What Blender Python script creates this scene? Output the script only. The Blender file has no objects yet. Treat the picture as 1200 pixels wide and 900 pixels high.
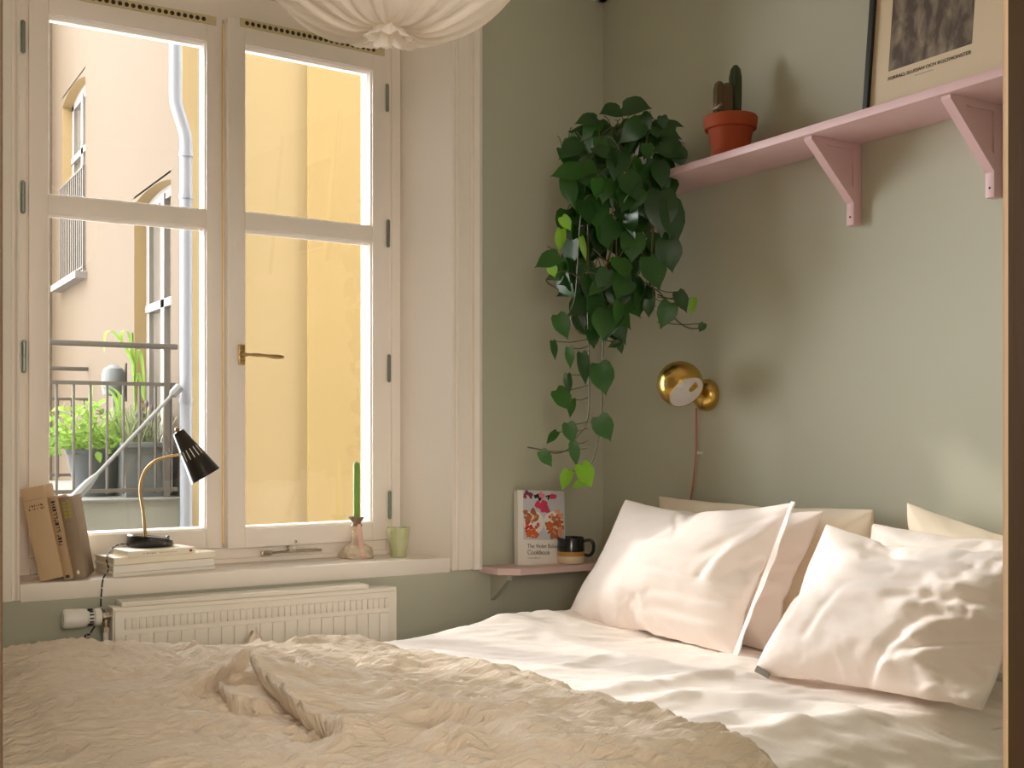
import bpy, bmesh, math, random
from mathutils import Vector, Matrix, noise
SC = bpy.context.scene
COL = SC.collection
R = math.radians
PI = math.pi

# ------------------------------------------------------------------ camera geometry
FPX, HOR = 1354.0, 507.0
ANG = math.atan(815 / FPX)
S, C = math.sin(ANG), math.cos(ANG)
CAM = Vector((-2.433, -3.403, 1.2))
VR = Vector((C, -S, 0)); VF = Vector((S, C, 0)); VU = Vector((0, 0, 1))

def ray(x, y):
    t = (x - 600) / FPX
    return Vector((S + t * C, C - t * S, (HOR - y) / FPX))
def oy(x, y, Y):
    d = ray(x, y); return CAM + d * ((Y - CAM.y) / d.y)
def ox(x, y, X):
    d = ray(x, y); return CAM + d * ((X - CAM.x) / d.x)
def oz(x, y, Z):
    d = ray(x, y); return CAM + d * ((Z - CAM.z) / d.z)
def od(x, y, depth):
    return CAM + ray(x, y) * depth

cam = bpy.data.cameras.new('camera')
cam.sensor_width = 36; cam.lens = FPX / 1200 * 36; cam.shift_y = (HOR - 450) / 1200
cam.clip_start = 0.05
camo = bpy.data.objects.new('camera', cam); COL.objects.link(camo)
camo.location = CAM; camo.rotation_euler = (R(90), 0, -ANG)
SC.camera = camo

# ------------------------------------------------------------------ materials
def srgb(r, g, b):
    def f(c):
        c /= 255.0
        return c / 12.92 if c <= .04045 else ((c + .055) / 1.055) ** 2.4
    return (f(r), f(g), f(b), 1)

MATS = {}
def mat(name, col, rough=.6, metal=0, bump=0, bscale=60, var=0, vscale=4, sheen=0, coat=0,
        stretch=None, sub=0, spec=None, bdist=.002, detail=4, alpha=None, transl=0):
    m = bpy.data.materials.new(name); m.use_nodes = True
    nt = m.node_tree; b = nt.nodes['Principled BSDF']
    b.inputs['Base Color'].default_value = col
    b.inputs['Roughness'].default_value = rough
    b.inputs['Metallic'].default_value = metal
    if sheen:
        b.inputs['Sheen Weight'].default_value = sheen
        b.inputs['Sheen Roughness'].default_value = .5
    if spec is not None: b.inputs['Specular IOR Level'].default_value = spec
    if coat: b.inputs['Coat Weight'].default_value = coat; b.inputs['Coat Roughness'].default_value = .15
    tc = nt.nodes.new('ShaderNodeTexCoord'); mp = nt.nodes.new('ShaderNodeMapping')
    nt.links.new(tc.outputs['Object'], mp.inputs[0])
    if stretch: mp.inputs['Scale'].default_value = stretch
    if var:
        n = nt.nodes.new('ShaderNodeTexNoise'); n.inputs['Scale'].default_value = vscale
        n.inputs['Detail'].default_value = 5
        nt.links.new(mp.outputs[0], n.inputs['Vector'])
        mx = nt.nodes.new('ShaderNodeMix'); mx.data_type = 'RGBA'
        lo = tuple(c * (1 - var) for c in col[:3]) + (1,); hi = tuple(min(1, c * (1 + var)) for c in col[:3]) + (1,)
        mx.inputs['A'].default_value = lo; mx.inputs['B'].default_value = hi
        nt.links.new(n.outputs['Fac'], mx.inputs['Factor'])
        nt.links.new(mx.outputs['Result'], b.inputs['Base Color'])
    if bump:
        n2 = nt.nodes.new('ShaderNodeTexNoise'); n2.inputs['Scale'].default_value = bscale
        n2.inputs['Detail'].default_value = detail
        nt.links.new(mp.outputs[0], n2.inputs['Vector'])
        bp = nt.nodes.new('ShaderNodeBump'); bp.inputs['Strength'].default_value = bump
        bp.inputs['Distance'].default_value = bdist
        nt.links.new(n2.outputs['Fac'], bp.inputs['Height'])
        nt.links.new(bp.outputs[0], b.inputs['Normal'])
    if transl:
        out = nt.nodes['Material Output']; tr = nt.nodes.new('ShaderNodeBsdfTranslucent')
        tr.inputs[0].default_value = col; ms = nt.nodes.new('ShaderNodeMixShader')
        ms.inputs[0].default_value = transl
        nt.links.new(b.outputs[0], ms.inputs[1]); nt.links.new(tr.outputs[0], ms.inputs[2])
        nt.links.new(ms.outputs[0], out.inputs[0])
    MATS[name] = m
    return m

M = {}
M['sage'] = mat('sage wall paint', srgb(187, 187, 169), .75, bump=.12, bscale=180, var=.03, vscale=2.5)
M['white'] = mat('window white paint', srgb(243, 234, 224), .42, bump=.1, bscale=40, var=.02)
M['ceil'] = mat('ceiling white', srgb(240, 236, 226), .8, bump=.05)
M['floor'] = mat('oak floor', srgb(165, 125, 85), .45, var=.2, vscale=6, stretch=(1, 8, 1))
M['brown'] = mat('door lining wood', srgb(70, 50, 28), .55, bump=.2, bscale=30, var=.18, vscale=5, stretch=(6, 6, .6))
M['dooredge'] = mat('door casing paint', srgb(205, 180, 150), .35)
M['pink'] = mat('pink shelf paint', srgb(218, 184, 187), .5, bump=.15, bscale=30, var=.04, stretch=(1, 6, 1))
M['pinkw'] = mat('pale pink shelf paint', srgb(226, 196, 192), .5, bump=.1, bscale=30)
M['rad'] = mat('radiator enamel', srgb(236, 229, 216), .35)
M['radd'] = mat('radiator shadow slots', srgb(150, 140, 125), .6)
M['plastic'] = mat('white plastic', srgb(240, 238, 230), .35)
M['black'] = mat('black enamel', srgb(28, 24, 20), .28, coat=.3)
M['blackm'] = mat('black matte', srgb(25, 24, 22), .6)
M['brass'] = mat('polished brass', srgb(214, 178, 98), .24, 1, var=.08, vscale=20)
M['brassd'] = mat('aged brass', srgb(178, 148, 100), .35, 1, var=.2, vscale=60)
M['nickel'] = mat('nickel', srgb(190, 180, 165), .25, 1)
M['zinc'] = mat('zinc hinge', srgb(150, 160, 150), .35, .9)
M['gap_glow'] = mat('painted gap glow strip', srgb(255, 232, 165), .3)  # bright colour paints the outdoor glow in the sash gap
M['hole'] = mat('dark holes', srgb(60, 40, 25), .8)
M['strip'] = mat('vent strip', srgb(205, 190, 150), .5)
M['linen'] = mat('white duvet cotton', srgb(252, 243, 236), .85, bump=.25, bscale=260, sheen=.15, bdist=.0008)
M['pillow'] = mat('white pillow cotton', srgb(252, 241, 234), .85, bump=.3, bscale=220, sheen=.15, bdist=.0008)
M['pillowc'] = mat('cream pillow cotton', srgb(240, 226, 204), .85, bump=.3, bscale=220, sheen=.15, bdist=.0008)
M['mattress'] = mat('mattress fabric', srgb(235, 230, 220), .8, bump=.2)
M['tag'] = mat('grey care label', srgb(120, 112, 100), .8)
M['shade'] = mat('gauze lamp fabric', srgb(252, 246, 238), .8, bump=.2, bscale=120, transl=.5)
M['terra'] = mat('terracotta', srgb(164, 70, 32), .75, bump=.2, bscale=60, var=.12, vscale=12)
M['soil'] = mat('potting soil', srgb(60, 45, 32), .95, bump=.6, bscale=80)
M['cactus'] = mat('cactus skin', srgb(52, 62, 32), .6, var=.2, vscale=30)
M['cactusb'] = mat('brown ribbed cactus skin', srgb(92, 72, 42), .65, var=.2, vscale=40)
M['petal'] = mat('white petals', srgb(235, 215, 195), .7)
M['leafd'] = mat('dark pothos leaf', srgb(30, 68, 20), .36, var=.25, vscale=10, transl=.12)
M['leafm'] = mat('mid pothos leaf', srgb(44, 88, 26), .36, var=.25, vscale=10, transl=.2)
M['leafl'] = mat('young pothos leaf', srgb(122, 170, 38), .38, var=.25, vscale=14, transl=.3)
M['stem'] = mat('pothos stem', srgb(78, 72, 38), .5)
M['paper'] = mat('book pages', srgb(235, 222, 196), .85, bump=.4, bscale=90, stretch=(1, 1, 30))
M['cream'] = mat('cream book cover', srgb(246, 238, 220), .5)
M['ivory'] = mat('ivory book cover', srgb(242, 237, 230), .5)
M['tan'] = mat('tan book cover', srgb(205, 176, 140), .7, var=.05, vscale=12)
M['tan2'] = mat('light brown book cover', srgb(186, 158, 124), .7, var=.05, vscale=12)
M['taupe'] = mat('taupe book cover', srgb(150, 130, 108), .6)
M['ink'] = mat('dark print', srgb(60, 50, 45), .7)
M['inkl'] = mat('grey print', srgb(150, 140, 125), .7)
M['inky'] = mat('yellow green print', srgb(170, 165, 60), .7)
M['inkr'] = mat('red print', srgb(180, 60, 50), .7)
M['green'] = mat('green candle wax', srgb(138, 176, 78), .45, transl=.25)
M['holder'] = mat('mottled stoneware', srgb(215, 196, 172), .5, bump=.8, bscale=70, var=.45, vscale=60, bdist=.004)
M['holderd'] = mat('grey brown stoneware', srgb(135, 115, 92), .5, bump=.5, bscale=70, var=.3, vscale=50)
M['waxp'] = mat('pink wax drip', srgb(232, 190, 175), .45)
M['cup'] = mat('green glazed cup', srgb(190, 194, 146), .2, var=.18, vscale=30, coat=.4)
M['mugd'] = mat('black mug glaze', srgb(30, 32, 34), .18, coat=.5)
M['mugo'] = mat('ochre mug band', srgb(185, 135, 70), .3)
M['mugw'] = mat('cream mug base', srgb(225, 205, 178), .6)
M['cordp'] = mat('pink textile cord', srgb(190, 125, 110), .8)
M['fpaper'] = mat('poster paper', srgb(215, 196, 168), .6)
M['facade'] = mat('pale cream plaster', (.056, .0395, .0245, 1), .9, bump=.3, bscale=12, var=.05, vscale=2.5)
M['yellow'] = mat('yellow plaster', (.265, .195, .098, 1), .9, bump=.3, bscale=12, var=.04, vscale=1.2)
M['yellow_refl'] = mat('reflection tinted yellow plaster', (.27, .19, .080, 1), .9, bump=.3, bscale=12, var=.04, vscale=1.2)  # deeper tint paints a glass reflection into the wall colour
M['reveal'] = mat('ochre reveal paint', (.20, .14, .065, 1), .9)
M['outw'] = mat('outside window paint', (.13, .115, .10, 1), .6)
M['outglass'] = mat('outside window glass', (.07, .062, .05, 1), .1)
M['pipe'] = mat('zinc white drainpipe', (.14, .145, .155, 1), .35)
M['rail'] = mat('dark iron railing', (.065, .055, .045, 1), .55)  # base colour lifted to paint in glass haze, as on concrete and tubs
M['concrete'] = mat('balcony concrete', (.14, .135, .11, 1), .9, bump=.3, bscale=20, var=.2, vscale=3)
M['concretel'] = mat('pale slab top', (.11, .105, .09, 1), .9)
M['tub'] = mat('grey planter tub', (.06, .065, .066, 1), .6)
M['tubl'] = mat('mid grey planter box', (.09, .095, .09, 1), .6)
M['ground'] = mat('courtyard ground', (.2, .17, .13, 1), .95)
M['lime'] = mat('lime green leaves', (.15, .24, .035, 1), .6, var=.3, vscale=12, transl=.4)
M['grassy'] = mat('grey green grass', (.15, .17, .08, 1), .7, transl=.2)
M['lav'] = mat('mauve flower heads', (.08, .045, .07, 1), .8)
M['pole'] = mat('grey metal pole', (.10, .097, .088, 1), .5)

for k_ in ('facade', 'yellow', 'yellow_refl', 'reveal', 'outw', 'rail', 'concrete', 'concretel', 'tub', 'tubl', 'ground', 'lime', 'grassy', 'lav', 'pole', 'pipe'):
    M[k_].node_tree.nodes['Principled BSDF'].inputs['Specular IOR Level'].default_value = .12
# poster photograph: dark sepia noise
def photo_mat():
    m = bpy.data.materials.new('dark sepia photograph'); m.use_nodes = True
    nt = m.node_tree; b = nt.nodes['Principled BSDF']; b.inputs['Roughness'].default_value = .5
    tc = nt.nodes.new('ShaderNodeTexCoord'); mp = nt.nodes.new('ShaderNodeMapping')
    mp.inputs['Scale'].default_value = (1, 1, .45)
    nt.links.new(tc.outputs['Object'], mp.inputs[0])
    n = nt.nodes.new('ShaderNodeTexNoise'); n.inputs['Scale'].default_value = 32; n.inputs['Detail'].default_value = 8
    n.inputs['Distortion'].default_value = .4
    nt.links.new(mp.outputs[0], n.inputs['Vector'])
    cr = nt.nodes.new('ShaderNodeValToRGB'); e = cr.color_ramp.elements
    e[0].position = .42; e[0].color = srgb(78, 66, 56); e[1].position = .8; e[1].color = srgb(165, 148, 128)
    nt.links.new(n.outputs['Fac'], cr.inputs[0]); nt.links.new(cr.outputs[0], b.inputs['Base Color'])
    return m
M['photo'] = photo_mat()

def blanket_mat():
    m = bpy.data.materials.new('beige crinkled muslin'); m.use_nodes = True
    nt = m.node_tree; b = nt.nodes['Principled BSDF']; b.inputs['Roughness'].default_value = .92
    b.inputs['Sheen Weight'].default_value = .2
    tc = nt.nodes.new('ShaderNodeTexCoord')
    mp = nt.nodes.new('ShaderNodeMapping'); mp.inputs['Rotation'].default_value = (0, 0, R(22)); mp.inputs['Scale'].default_value = (14, 75, 30)
    nt.links.new(tc.outputs['Object'], mp.inputs[0])
    n = nt.nodes.new('ShaderNodeTexNoise'); n.inputs['Scale'].default_value = 1; n.inputs['Detail'].default_value = 5; n.inputs['Distortion'].default_value = .6
    nt.links.new(mp.outputs[0], n.inputs['Vector'])
    n2 = nt.nodes.new('ShaderNodeTexNoise'); n2.inputs['Scale'].default_value = 420
    nt.links.new(tc.outputs['Object'], n2.inputs['Vector'])
    ad = nt.nodes.new('ShaderNodeMath'); ad.operation = 'MULTIPLY_ADD'; ad.inputs[1].default_value = .2
    nt.links.new(n2.outputs['Fac'], ad.inputs[0]); nt.links.new(n.outputs['Fac'], ad.inputs[2])
    bp = nt.nodes.new('ShaderNodeBump'); bp.inputs['Strength'].default_value = 1; bp.inputs['Distance'].default_value = .010
    nt.links.new(ad.outputs[0], bp.inputs['Height']); nt.links.new(bp.outputs[0], b.inputs['Normal'])
    mx = nt.nodes.new('ShaderNodeMix'); mx.data_type = 'RGBA'
    mx.inputs['A'].default_value = srgb(218, 197, 171); mx.inputs['B'].default_value = srgb(244, 230, 212)
    nt.links.new(n.outputs['Fac'], mx.inputs['Factor']); nt.links.new(mx.outputs['Result'], b.inputs['Base Color'])
    return m
M['muslin'] = blanket_mat()

def glass_mat():
    m = bpy.data.materials.new('window glass'); m.use_nodes = True
    nt = m.node_tree; nt.nodes.remove(nt.nodes['Principled BSDF']); out = nt.nodes['Material Output']
    tr = nt.nodes.new('ShaderNodeBsdfTransparent'); tr.inputs[0].default_value = (.98, .98, .97, 1)
    gl = nt.nodes.new('ShaderNodeBsdfGlossy'); gl.inputs['Roughness'].default_value = .02
    fr = nt.nodes.new('ShaderNodeFresnel'); fr.inputs[0].default_value = 1.45
    ms = nt.nodes.new('ShaderNodeMixShader')
    nt.links.new(fr.outputs[0], ms.inputs[0]); nt.links.new(tr.outputs[0], ms.inputs[1]); nt.links.new(gl.outputs[0], ms.inputs[2])
    nt.links.new(ms.outputs[0], out.inputs[0])
    return m
M['glass'] = glass_mat()

# ------------------------------------------------------------------ object helpers
ORIG = {}
def tag(o, label=None, cat=None, group=None, kind=None):
    if label: o['label'] = label
    if cat: o['category'] = cat
    if group: o['group'] = group
    if kind: o['kind'] = kind
    return o
def empty(name, loc=(0, 0, 0), label=None, cat=None, group=None, kind=None):
    o = bpy.data.objects.new(name, None); COL.objects.link(o); o.location = loc
    o.empty_display_size = .05
    ORIG[o.name] = Vector(loc)
    return tag(o, label, cat, group, kind)

class MB:
    """collects shapes; every face remembers a material index"""
    def __init__(self): self.bm = bmesh.new(); self.mi = 0
    def _new(self, verts):
        fs = set()
        for v in verts: fs.update(v.link_faces)
        for f in fs: f.material_index = self.mi
        return verts
    def face(self, vs):
        try:
            f = self.bm.faces.new(vs); f.material_index = self.mi; return f
        except ValueError: return None
    def v(self, *a): return self.bm.verts.new(a[0] if len(a) == 1 else a)
    def box(self, x0, x1, y0, y1, z0, z1, bev=0, mtx=None):
        r = bmesh.ops.create_cube(self.bm, size=1)['verts']
        for q in r:
            q.co = Vector(((x0 + x1) / 2 + q.co.x * (x1 - x0), (y0 + y1) / 2 + q.co.y * (y1 - y0), (z0 + z1) / 2 + q.co.z * (z1 - z0)))
        if bev:
            es = set()
            for q in r: es.update(q.link_edges)
            g = bmesh.ops.bevel(self.bm, geom=list(es), offset=bev, segments=2, affect='EDGES', profile=.6)
            r = g['verts']
            for f in g['faces']: f.material_index = self.mi
            seen = set(r); stack = list(r)
            while stack:
                q = stack.pop()
                for e in q.link_edges:
                    o2 = e.other_vert(q)
                    if o2 not in seen: seen.add(o2); stack.append(o2)
            r = list(seen)
        if mtx is not None:
            for q in r: q.co = mtx @ q.co
        return self._new(r)
    def prism(self, pts, axis, a, b):
        """polygon pts (2D) extruded along axis 'x','y','z' from a to b"""
        def P(p, t):
            return {'x': (t, p[0], p[1]), 'y': (p[0], t, p[1]), 'z': (p[0], p[1], t)}[axis]
        A = [self.v(P(p, a)) for p in pts]; B = [self.v(P(p, b)) for p in pts]
        self.face(list(reversed(A))); self.face(B)
        n = len(pts)
        for i in range(n): self.face([A[i], A[(i + 1) % n], B[(i + 1) % n], B[i]])
        return A + B
    def lathe(self, prof, center=(0, 0, 0), axis=Vector((0, 0, 1)), seg=24, mod=None, cap0=True, cap1=True):
        """prof: list of (radius, height)"""
        q = Vector((0, 0, 1)).rotation_difference(Vector(axis).normalized()).to_matrix()
        c = Vector(center); rings = []
        for (r, h) in prof:
            ring = []
            for k in range(seg):
                a = 2 * PI * k / seg; rr = r * (mod(a, h) if mod else 1)
                ring.append(self.v(c + q @ Vector((rr * math.cos(a), rr * math.sin(a), h))))
            rings.append(ring)
        for i in range(len(rings) - 1):
            for k in range(seg):
                self.face([rings[i][k], rings[i][(k + 1) % seg], rings[i + 1][(k + 1) % seg], rings[i + 1][k]])
        if cap0: self.face(list(reversed(rings[0])))
        if cap1: self.face(rings[-1])
        return rings
    def tube(self, pts, rad, seg=8, closed_ends=True):
        pts = [Vector(p) for p in pts]; n = len(pts); rings = []
        up = None
        for i, p in enumerate(pts):
            d = (pts[min(i + 1, n - 1)] - pts[max(i - 1, 0)])
            if d.length < 1e-9: d = Vector((0, 0, 1))
            d.normalize()
            if up is None:
                up = Vector((0, 0, 1)) if abs(d.z) < .9 else Vector((1, 0, 0))
            s = d.cross(up)
            if s.length < 1e-6: s = d.cross(Vector((0, 1, 0)))
            s.normalize(); up = s.cross(d).normalized()
            r = rad[i] if isinstance(rad, (list, tuple)) else rad
            rings.append([self.v(p + s * (r * math.cos(2 * PI * k / seg)) + up * (r * math.sin(2 * PI * k / seg))) for k in range(seg)])
        for i in range(n - 1):
            for k in range(seg):
                self.face([rings[i][k], rings[i][(k + 1) % seg], rings[i + 1][(k + 1) % seg], rings[i + 1][k]])
        if closed_ends:
            self.face(list(reversed(rings[0]))); self.face(rings[-1])
    def sphere(self, c, r, seg=16, sq=(1, 1, 1)):
        g = bmesh.ops.create_uvsphere(self.bm, u_segments=seg, v_segments=max(6, seg // 2), radius=r)['verts']
        for q in g: q.co = Vector((q.co.x * sq[0], q.co.y * sq[1], q.co.z * sq[2])) + Vector(c)
        return self._new(g)
    def build(self, name, mats, parent=None, smooth=True, angle=35, xform=None, recalc=True):
        if recalc: bmesh.ops.recalc_face_normals(self.bm, faces=self.bm.faces[:])
        if xform is not None:
            for q in self.bm.verts: q.co = xform(q.co) if callable(xform) else xform @ q.co
        org = ORIG[parent.name] if parent is not None else Vector((0, 0, 0))
        if org.length:
            for q in self.bm.verts: q.co -= org
        me = bpy.data.meshes.new(name); self.bm.to_mesh(me); self.bm.free()
        if not isinstance(mats, (list, tuple)): mats = [mats]
        for k in mats: me.materials.append(M[k] if isinstance(k, str) else k)
        o = bpy.data.objects.new(name, me); COL.objects.link(o)
        if smooth:
            me.shade_smooth()
            me.set_sharp_from_angle(angle=R(angle))
        if parent is not None: o.parent = parent
        ORIG[o.name] = org
        return o

def copy_tree(o, parent=None):
    c = o.copy(); COL.objects.link(c); c.parent = parent
    ORIG[c.name] = ORIG.get(o.name, Vector())
    for ch in list(o.children): copy_tree(ch, c)
    return c
def smoothcurve(pts, n=8):
    pts = [Vector(p) for p in pts]; out = []
    P = [2 * pts[0] - pts[1]] + pts + [2 * pts[-1] - pts[-2]]
    for i in range(1, len(P) - 2):
        for k in range(n):
            t = k / n; a, b, c, d = P[i - 1], P[i], P[i + 1], P[i + 2]
            out.append(.5 * ((2 * b) + (c - a) * t + (2 * a - 5 * b + 4 * c - d) * t * t + (3 * b - a - 3 * c + d) * t ** 3))
    out.append(pts[-1]); return out
def text_obj(name, s, size, mtx, material, parent, align='LEFT', ext=.0004, squeeze=1.0):
    cu = bpy.data.curves.new('t', 'FONT'); cu.body = s; cu.size = size; cu.extrude = ext; cu.align_x = align; cu.offset = -size * .012
    t = bpy.data.objects.new('t', cu); COL.objects.link(t)
    bpy.context.view_layer.update()
    me = bpy.data.meshes.new_from_object(t.evaluated_get(bpy.context.evaluated_depsgraph_get()))
    bpy.data.objects.remove(t); bpy.data.curves.remove(cu)
    org = ORIG[parent.name]
    for v in me.vertices: v.co = (mtx @ Vector((v.co.x * squeeze, v.co.y, v.co.z))) - org
    me.name = name; me.materials.clear(); me.materials.append(M[material])
    o = bpy.data.objects.new(name, me); COL.objects.link(o); o.parent = parent; ORIG[o.name] = org
    return o
def clampf(v, a=0., b=1.): return max(a, min(b, v))
def sstep(a, b, v):
    t = clampf((v - a) / (b - a)); return t * t * (3 - 2 * t)

# ================================================================== ROOM SHELL
X_L, Y_F, Z_C = -2.62, -2.75, 2.80
ZG = -4
ox0, ox1, oz0, oz1 = -1.959, -.624, .785, 2.66      # wall opening at the room face
b = MB()
b.box(X_L - .12, ox0, 0, .42, 0, Z_C); b.box(ox1, .3, 0, .42, 0, Z_C)
b.box(ox0, ox1, 0, .42, 0, .735); b.box(ox0, ox1, 0, .42, oz1, Z_C)
tag(b.build('wall_back', 'sage', smooth=False), kind='structure')
b = MB(); b.box(-9, 9, .02, .42, Z_C + .1, 8.5); b.box(-9, X_L - .12, .02, .42, ZG, Z_C + .1); b.box(.3, 9, .02, .42, ZG, Z_C + .1); b.box(X_L - .12, .3, .02, .42, ZG, -.1)
tag(b.build('wall_outside', 'facade', smooth=False), kind='structure')
b = MB(); b.box(0, .2, Y_F - .12, 0, 0, Z_C); tag(b.build('wall_right', 'sage', smooth=False), kind='structure')
b = MB(); b.box(X_L - .12, X_L, Y_F - .12, 0, 0, Z_C); tag(b.build('wall_left', 'sage', smooth=False), kind='structure')
DR, DL = -1.523, -2.3655
b = MB(); b.box(DR + .02, 0, Y_F - .12, Y_F, 0, Z_C); b.box(X_L, DL - .02, Y_F - .12, Y_F, 0, Z_C); b.box(DL - .02, DR + .02, Y_F - .12, Y_F, 2.3, Z_C)
tag(b.build('wall_front', 'sage', smooth=False), kind='structure')
b = MB(); b.box(-3.6, .2, -5.2, .42, -.1, 0); tag(b.build('floor', 'floor', smooth=False), kind='structure')
b = MB(); b.box(-3.6, .2, -5.2, .42, Z_C, Z_C + .1); tag(b.build('ceiling', 'ceil', smooth=False), kind='structure')
# hallway shell behind the camera
b = MB(); b.box(-3.7, -3.6, -5.2, Y_F, 0, Z_C); b.box(.1, .2, -5.2, Y_F - .12, 0, Z_C); b.box(-3.7, .2, -5.3, -5.2, 0, Z_C); b.box(-3.7, X_L - .12, Y_F - .12, Y_F, 0, Z_C)
tag(b.build('wall_hallway', 'ceil', smooth=False), kind='structure')
# cornice
b = MB()
b.prism([(0, Z_C), (-.07, Z_C), (-.07, Z_C - .015), (-.03, Z_C - .05), (0, Z_C - .05)], 'x', X_L, 0)
b.prism([(0, Z_C), (-.07, Z_C), (-.07, Z_C - .015), (-.03, Z_C - .05), (0, Z_C - .05)], 'y', Y_F, 0)
tag(b.build('trim_5', 'ceil', smooth=False), kind='structure')
# doorway lining
b = MB()
b.box(DR, DR + .02, Y_F - .125, Y_F + .002, 0, 2.3, .002); b.box(DL - .02, DL, Y_F - .125, Y_F + .002, 0, 2.3, .002); b.box(DL, DR, Y_F - .125, Y_F + .002, 2.28, 2.3)
b.mi = 1
b.box(DR + .0005, DR + .075, Y_F, Y_F + .008, 0, 2.36, .0025); b.box(DL - .075, DL - .001, Y_F, Y_F + .016, 0, 2.36, .005); b.box(DL - .075, DR + .075, Y_F, Y_F + .016, 2.285, 2.36, .004)
tag(b.build('trim_4', ['brown', 'dooredge']), kind='structure')
b = MB(); b.box(-.015, 0, Y_F, 0, 0, .12, .003); tag(b.build('baseboard_right', 'white'), kind='structure')
b = MB(); b.box(X_L, -.015, -.015, 0, 0, .12, .003); tag(b.build('baseboard_back', 'white'), kind='structure')

# window casing (room side)
def casing_profile(s):   # s=+1 right (grows +x), returns (x offset, y)
    return [(0, 0), (0, -.012), (.006, -.018), (.012, -.012), (.018, -.012), (.022, -.02), (.06, -.022), (.066, -.018), (.070, -.018), (.074, -.034), (.09, -.04), (.102, -.036), (.106, -.03), (.106, 0)]  # unseen fill light added behind the camera to brighten the room
b = MB(); b.prism([(ox1 + p[0], p[1]) for p in casing_profile(1)], 'z', .742, 2.74); tag(b.build('trim_1', 'white', angle=25), kind='structure')
b = MB(); b.prism([(ox0 - p[0], p[1]) for p in casing_profile(1)], 'z', .742, 2.74); tag(b.build('trim_2', 'white', angle=25), kind='structure')
b = MB(); b.prism([(p[1], oz1 + min(p[0], .08)) for p in casing_profile(1)], 'x', ox0, ox1); tag(b.build('trim_3', 'white', angle=25), kind='structure')

# ------------------------------------------------------------------ WINDOW
W = empty('window_1', (0, 0, 0), kind='structure')
FX0, FX1 = -1.945, -.712
YF, YB = .205, .27
b = MB()   # splayed lining between the wall face and the frame
b.prism([(ox1 + .0, 0), (FX1, .22), (FX1, .40), (ox1 + .06, .42), (ox1 + .06, 0)], 'z', .75, 2.7)
b.prism([(ox0, 0), (FX0, .22), (FX0, .40), (ox0 - .06, .42), (ox0 - .06, 0)], 'z', .75, 2.7)
b.prism([(0, oz1), (.22, 2.60), (.40, 2.60), (.42, 2.72), (0, 2.72)], 'x', ox0 - .03, ox1 + .03)
b.build('reveal', 'white', W, smooth=False)
b = MB(); b.box(ox0 + .002, ox1 - .002, -.004, .25, .735, oz0, .004); b.build('sill', 'white', W)
b = MB(); b.box(FX0, FX1, .26, .46, .70, .80); b.build('outer_sill', 'pipe', W)
b = MB()
b.box(FX0, -1.90, YF, YB, .785, 2.60, .003); b.box(-.762, FX1, YF, YB, .785, 2.60, .003)
b.box(-1.90, -.762, YF, YB, 2.506, 2.60, .003); b.box(-1.90, -.762, YF + .004, YB, .785, .834, .003)
b.box(-1.90, -.762, YF - .008, YF + .01, .785, .80, .003)
b.box(FX0, -1.912, YF - .006, YF + .01, .80, 2.60, .003); b.box(-.745, FX1, YF - .006, YF + .01, .80, 2.60, .003)
b.build('window_frame', 'white', W)

def sash(x0, x1, gx0, gx1, xf):
    z0, z1 = .836, 2.503; gz = [(.895, 1.845), (1.898, 2.428)]
    ya, yb = YF - .012, YF + .030
    b = MB()
    b.box(x0, gx0, ya, yb, z0, z1, .003); b.box(gx1, x1, ya, yb, z0, z1, .003)
    b.box(gx0, gx1, ya, yb, z0, gz[0][0], .003); b.box(gx0, gx1, ya, yb, gz[0][1] , gz[1][0], .003); b.box(gx0, gx1, ya, yb, gz[1][1], z1, .003)
    # sloped glazing beads
    for (a, c) in gz:
        w = .009
        for sx, xx in ((1, gx0), (-1, gx1)):
            b.prism([(xx - sx * .001, ya + .006), (xx + sx * w * .4, ya + .010), (xx + sx * w, yb - .006), (xx - sx * .001, yb - .004)], 'z', a, c)
        for sz, zz in ((1, a), (-1, c)):
            b.prism([(ya + .006, zz - sz * .001), (ya + .010, zz + sz * w * .4), (yb - .006, zz + sz * w), (yb - .004, zz - sz * .001)], 'x', gx0, gx1)
    o = b.build('sash', 'white', W, xform=xf)
    for (a, c) in gz:
        b = MB(); b.box(gx0, gx1, yb - .012, yb - .009, a, c); b.build('pane', 'glass', o, smooth=False, xform=xf)
    # outer coupled sash behind
    b = MB(); y2, y3 = YB + .0, YB + .018
    b.box(x0, gx0 - .004, yb, y3, z0, z1, .002); b.box(gx1 + .004, x1, yb, y3, z0, z1, .002)
    b.box(gx0 - .004, gx1 + .004, yb, y3, z0, gz[0][0] - .004, .002); b.box(gx0 - .004, gx1 + .004, yb, y3, gz[0][1] + .006, gz[1][0] - .006, .002); b.box(gx0 - .004, gx1 + .004, yb, y3, gz[1][1] + .004, z1, .002)
    b.build('outer_sash', 'white', o, xform=xf)
    # vent strip with holes on the top rail
    b = MB(); vx0, vx1 = x0 + .04, x1 - .02
    b.box(vx0, vx1, ya - .006, ya + .001, z1 - .022, z1 + .004, .001); b.mi = 1
    n = int((vx1 - vx0 - .03) / .0195)
    for i in range(n):
        cx = vx0 + .02 + i * .0195
        b.lathe([(.0068, 0), (.0068, .0012)], (cx, ya - .0058, z1 - .010), axis=(0, -1, 0), seg=12)
    b.build('vent_strip', ['strip', 'hole'], o, xform=xf)
    return o
ident = lambda p: p
hx, hy = -.757, YF + .01
ca, sa = math.cos(R(-3.6)), math.sin(R(-3.6))
def rot_right(p):
    dx, dy = p.x - hx, p.y - hy
    # open inwards: left edge swings towards the room
    return Vector((hx + dx * ca + dy * sa, hy - dx * sa + dy * ca, p.z))
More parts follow.
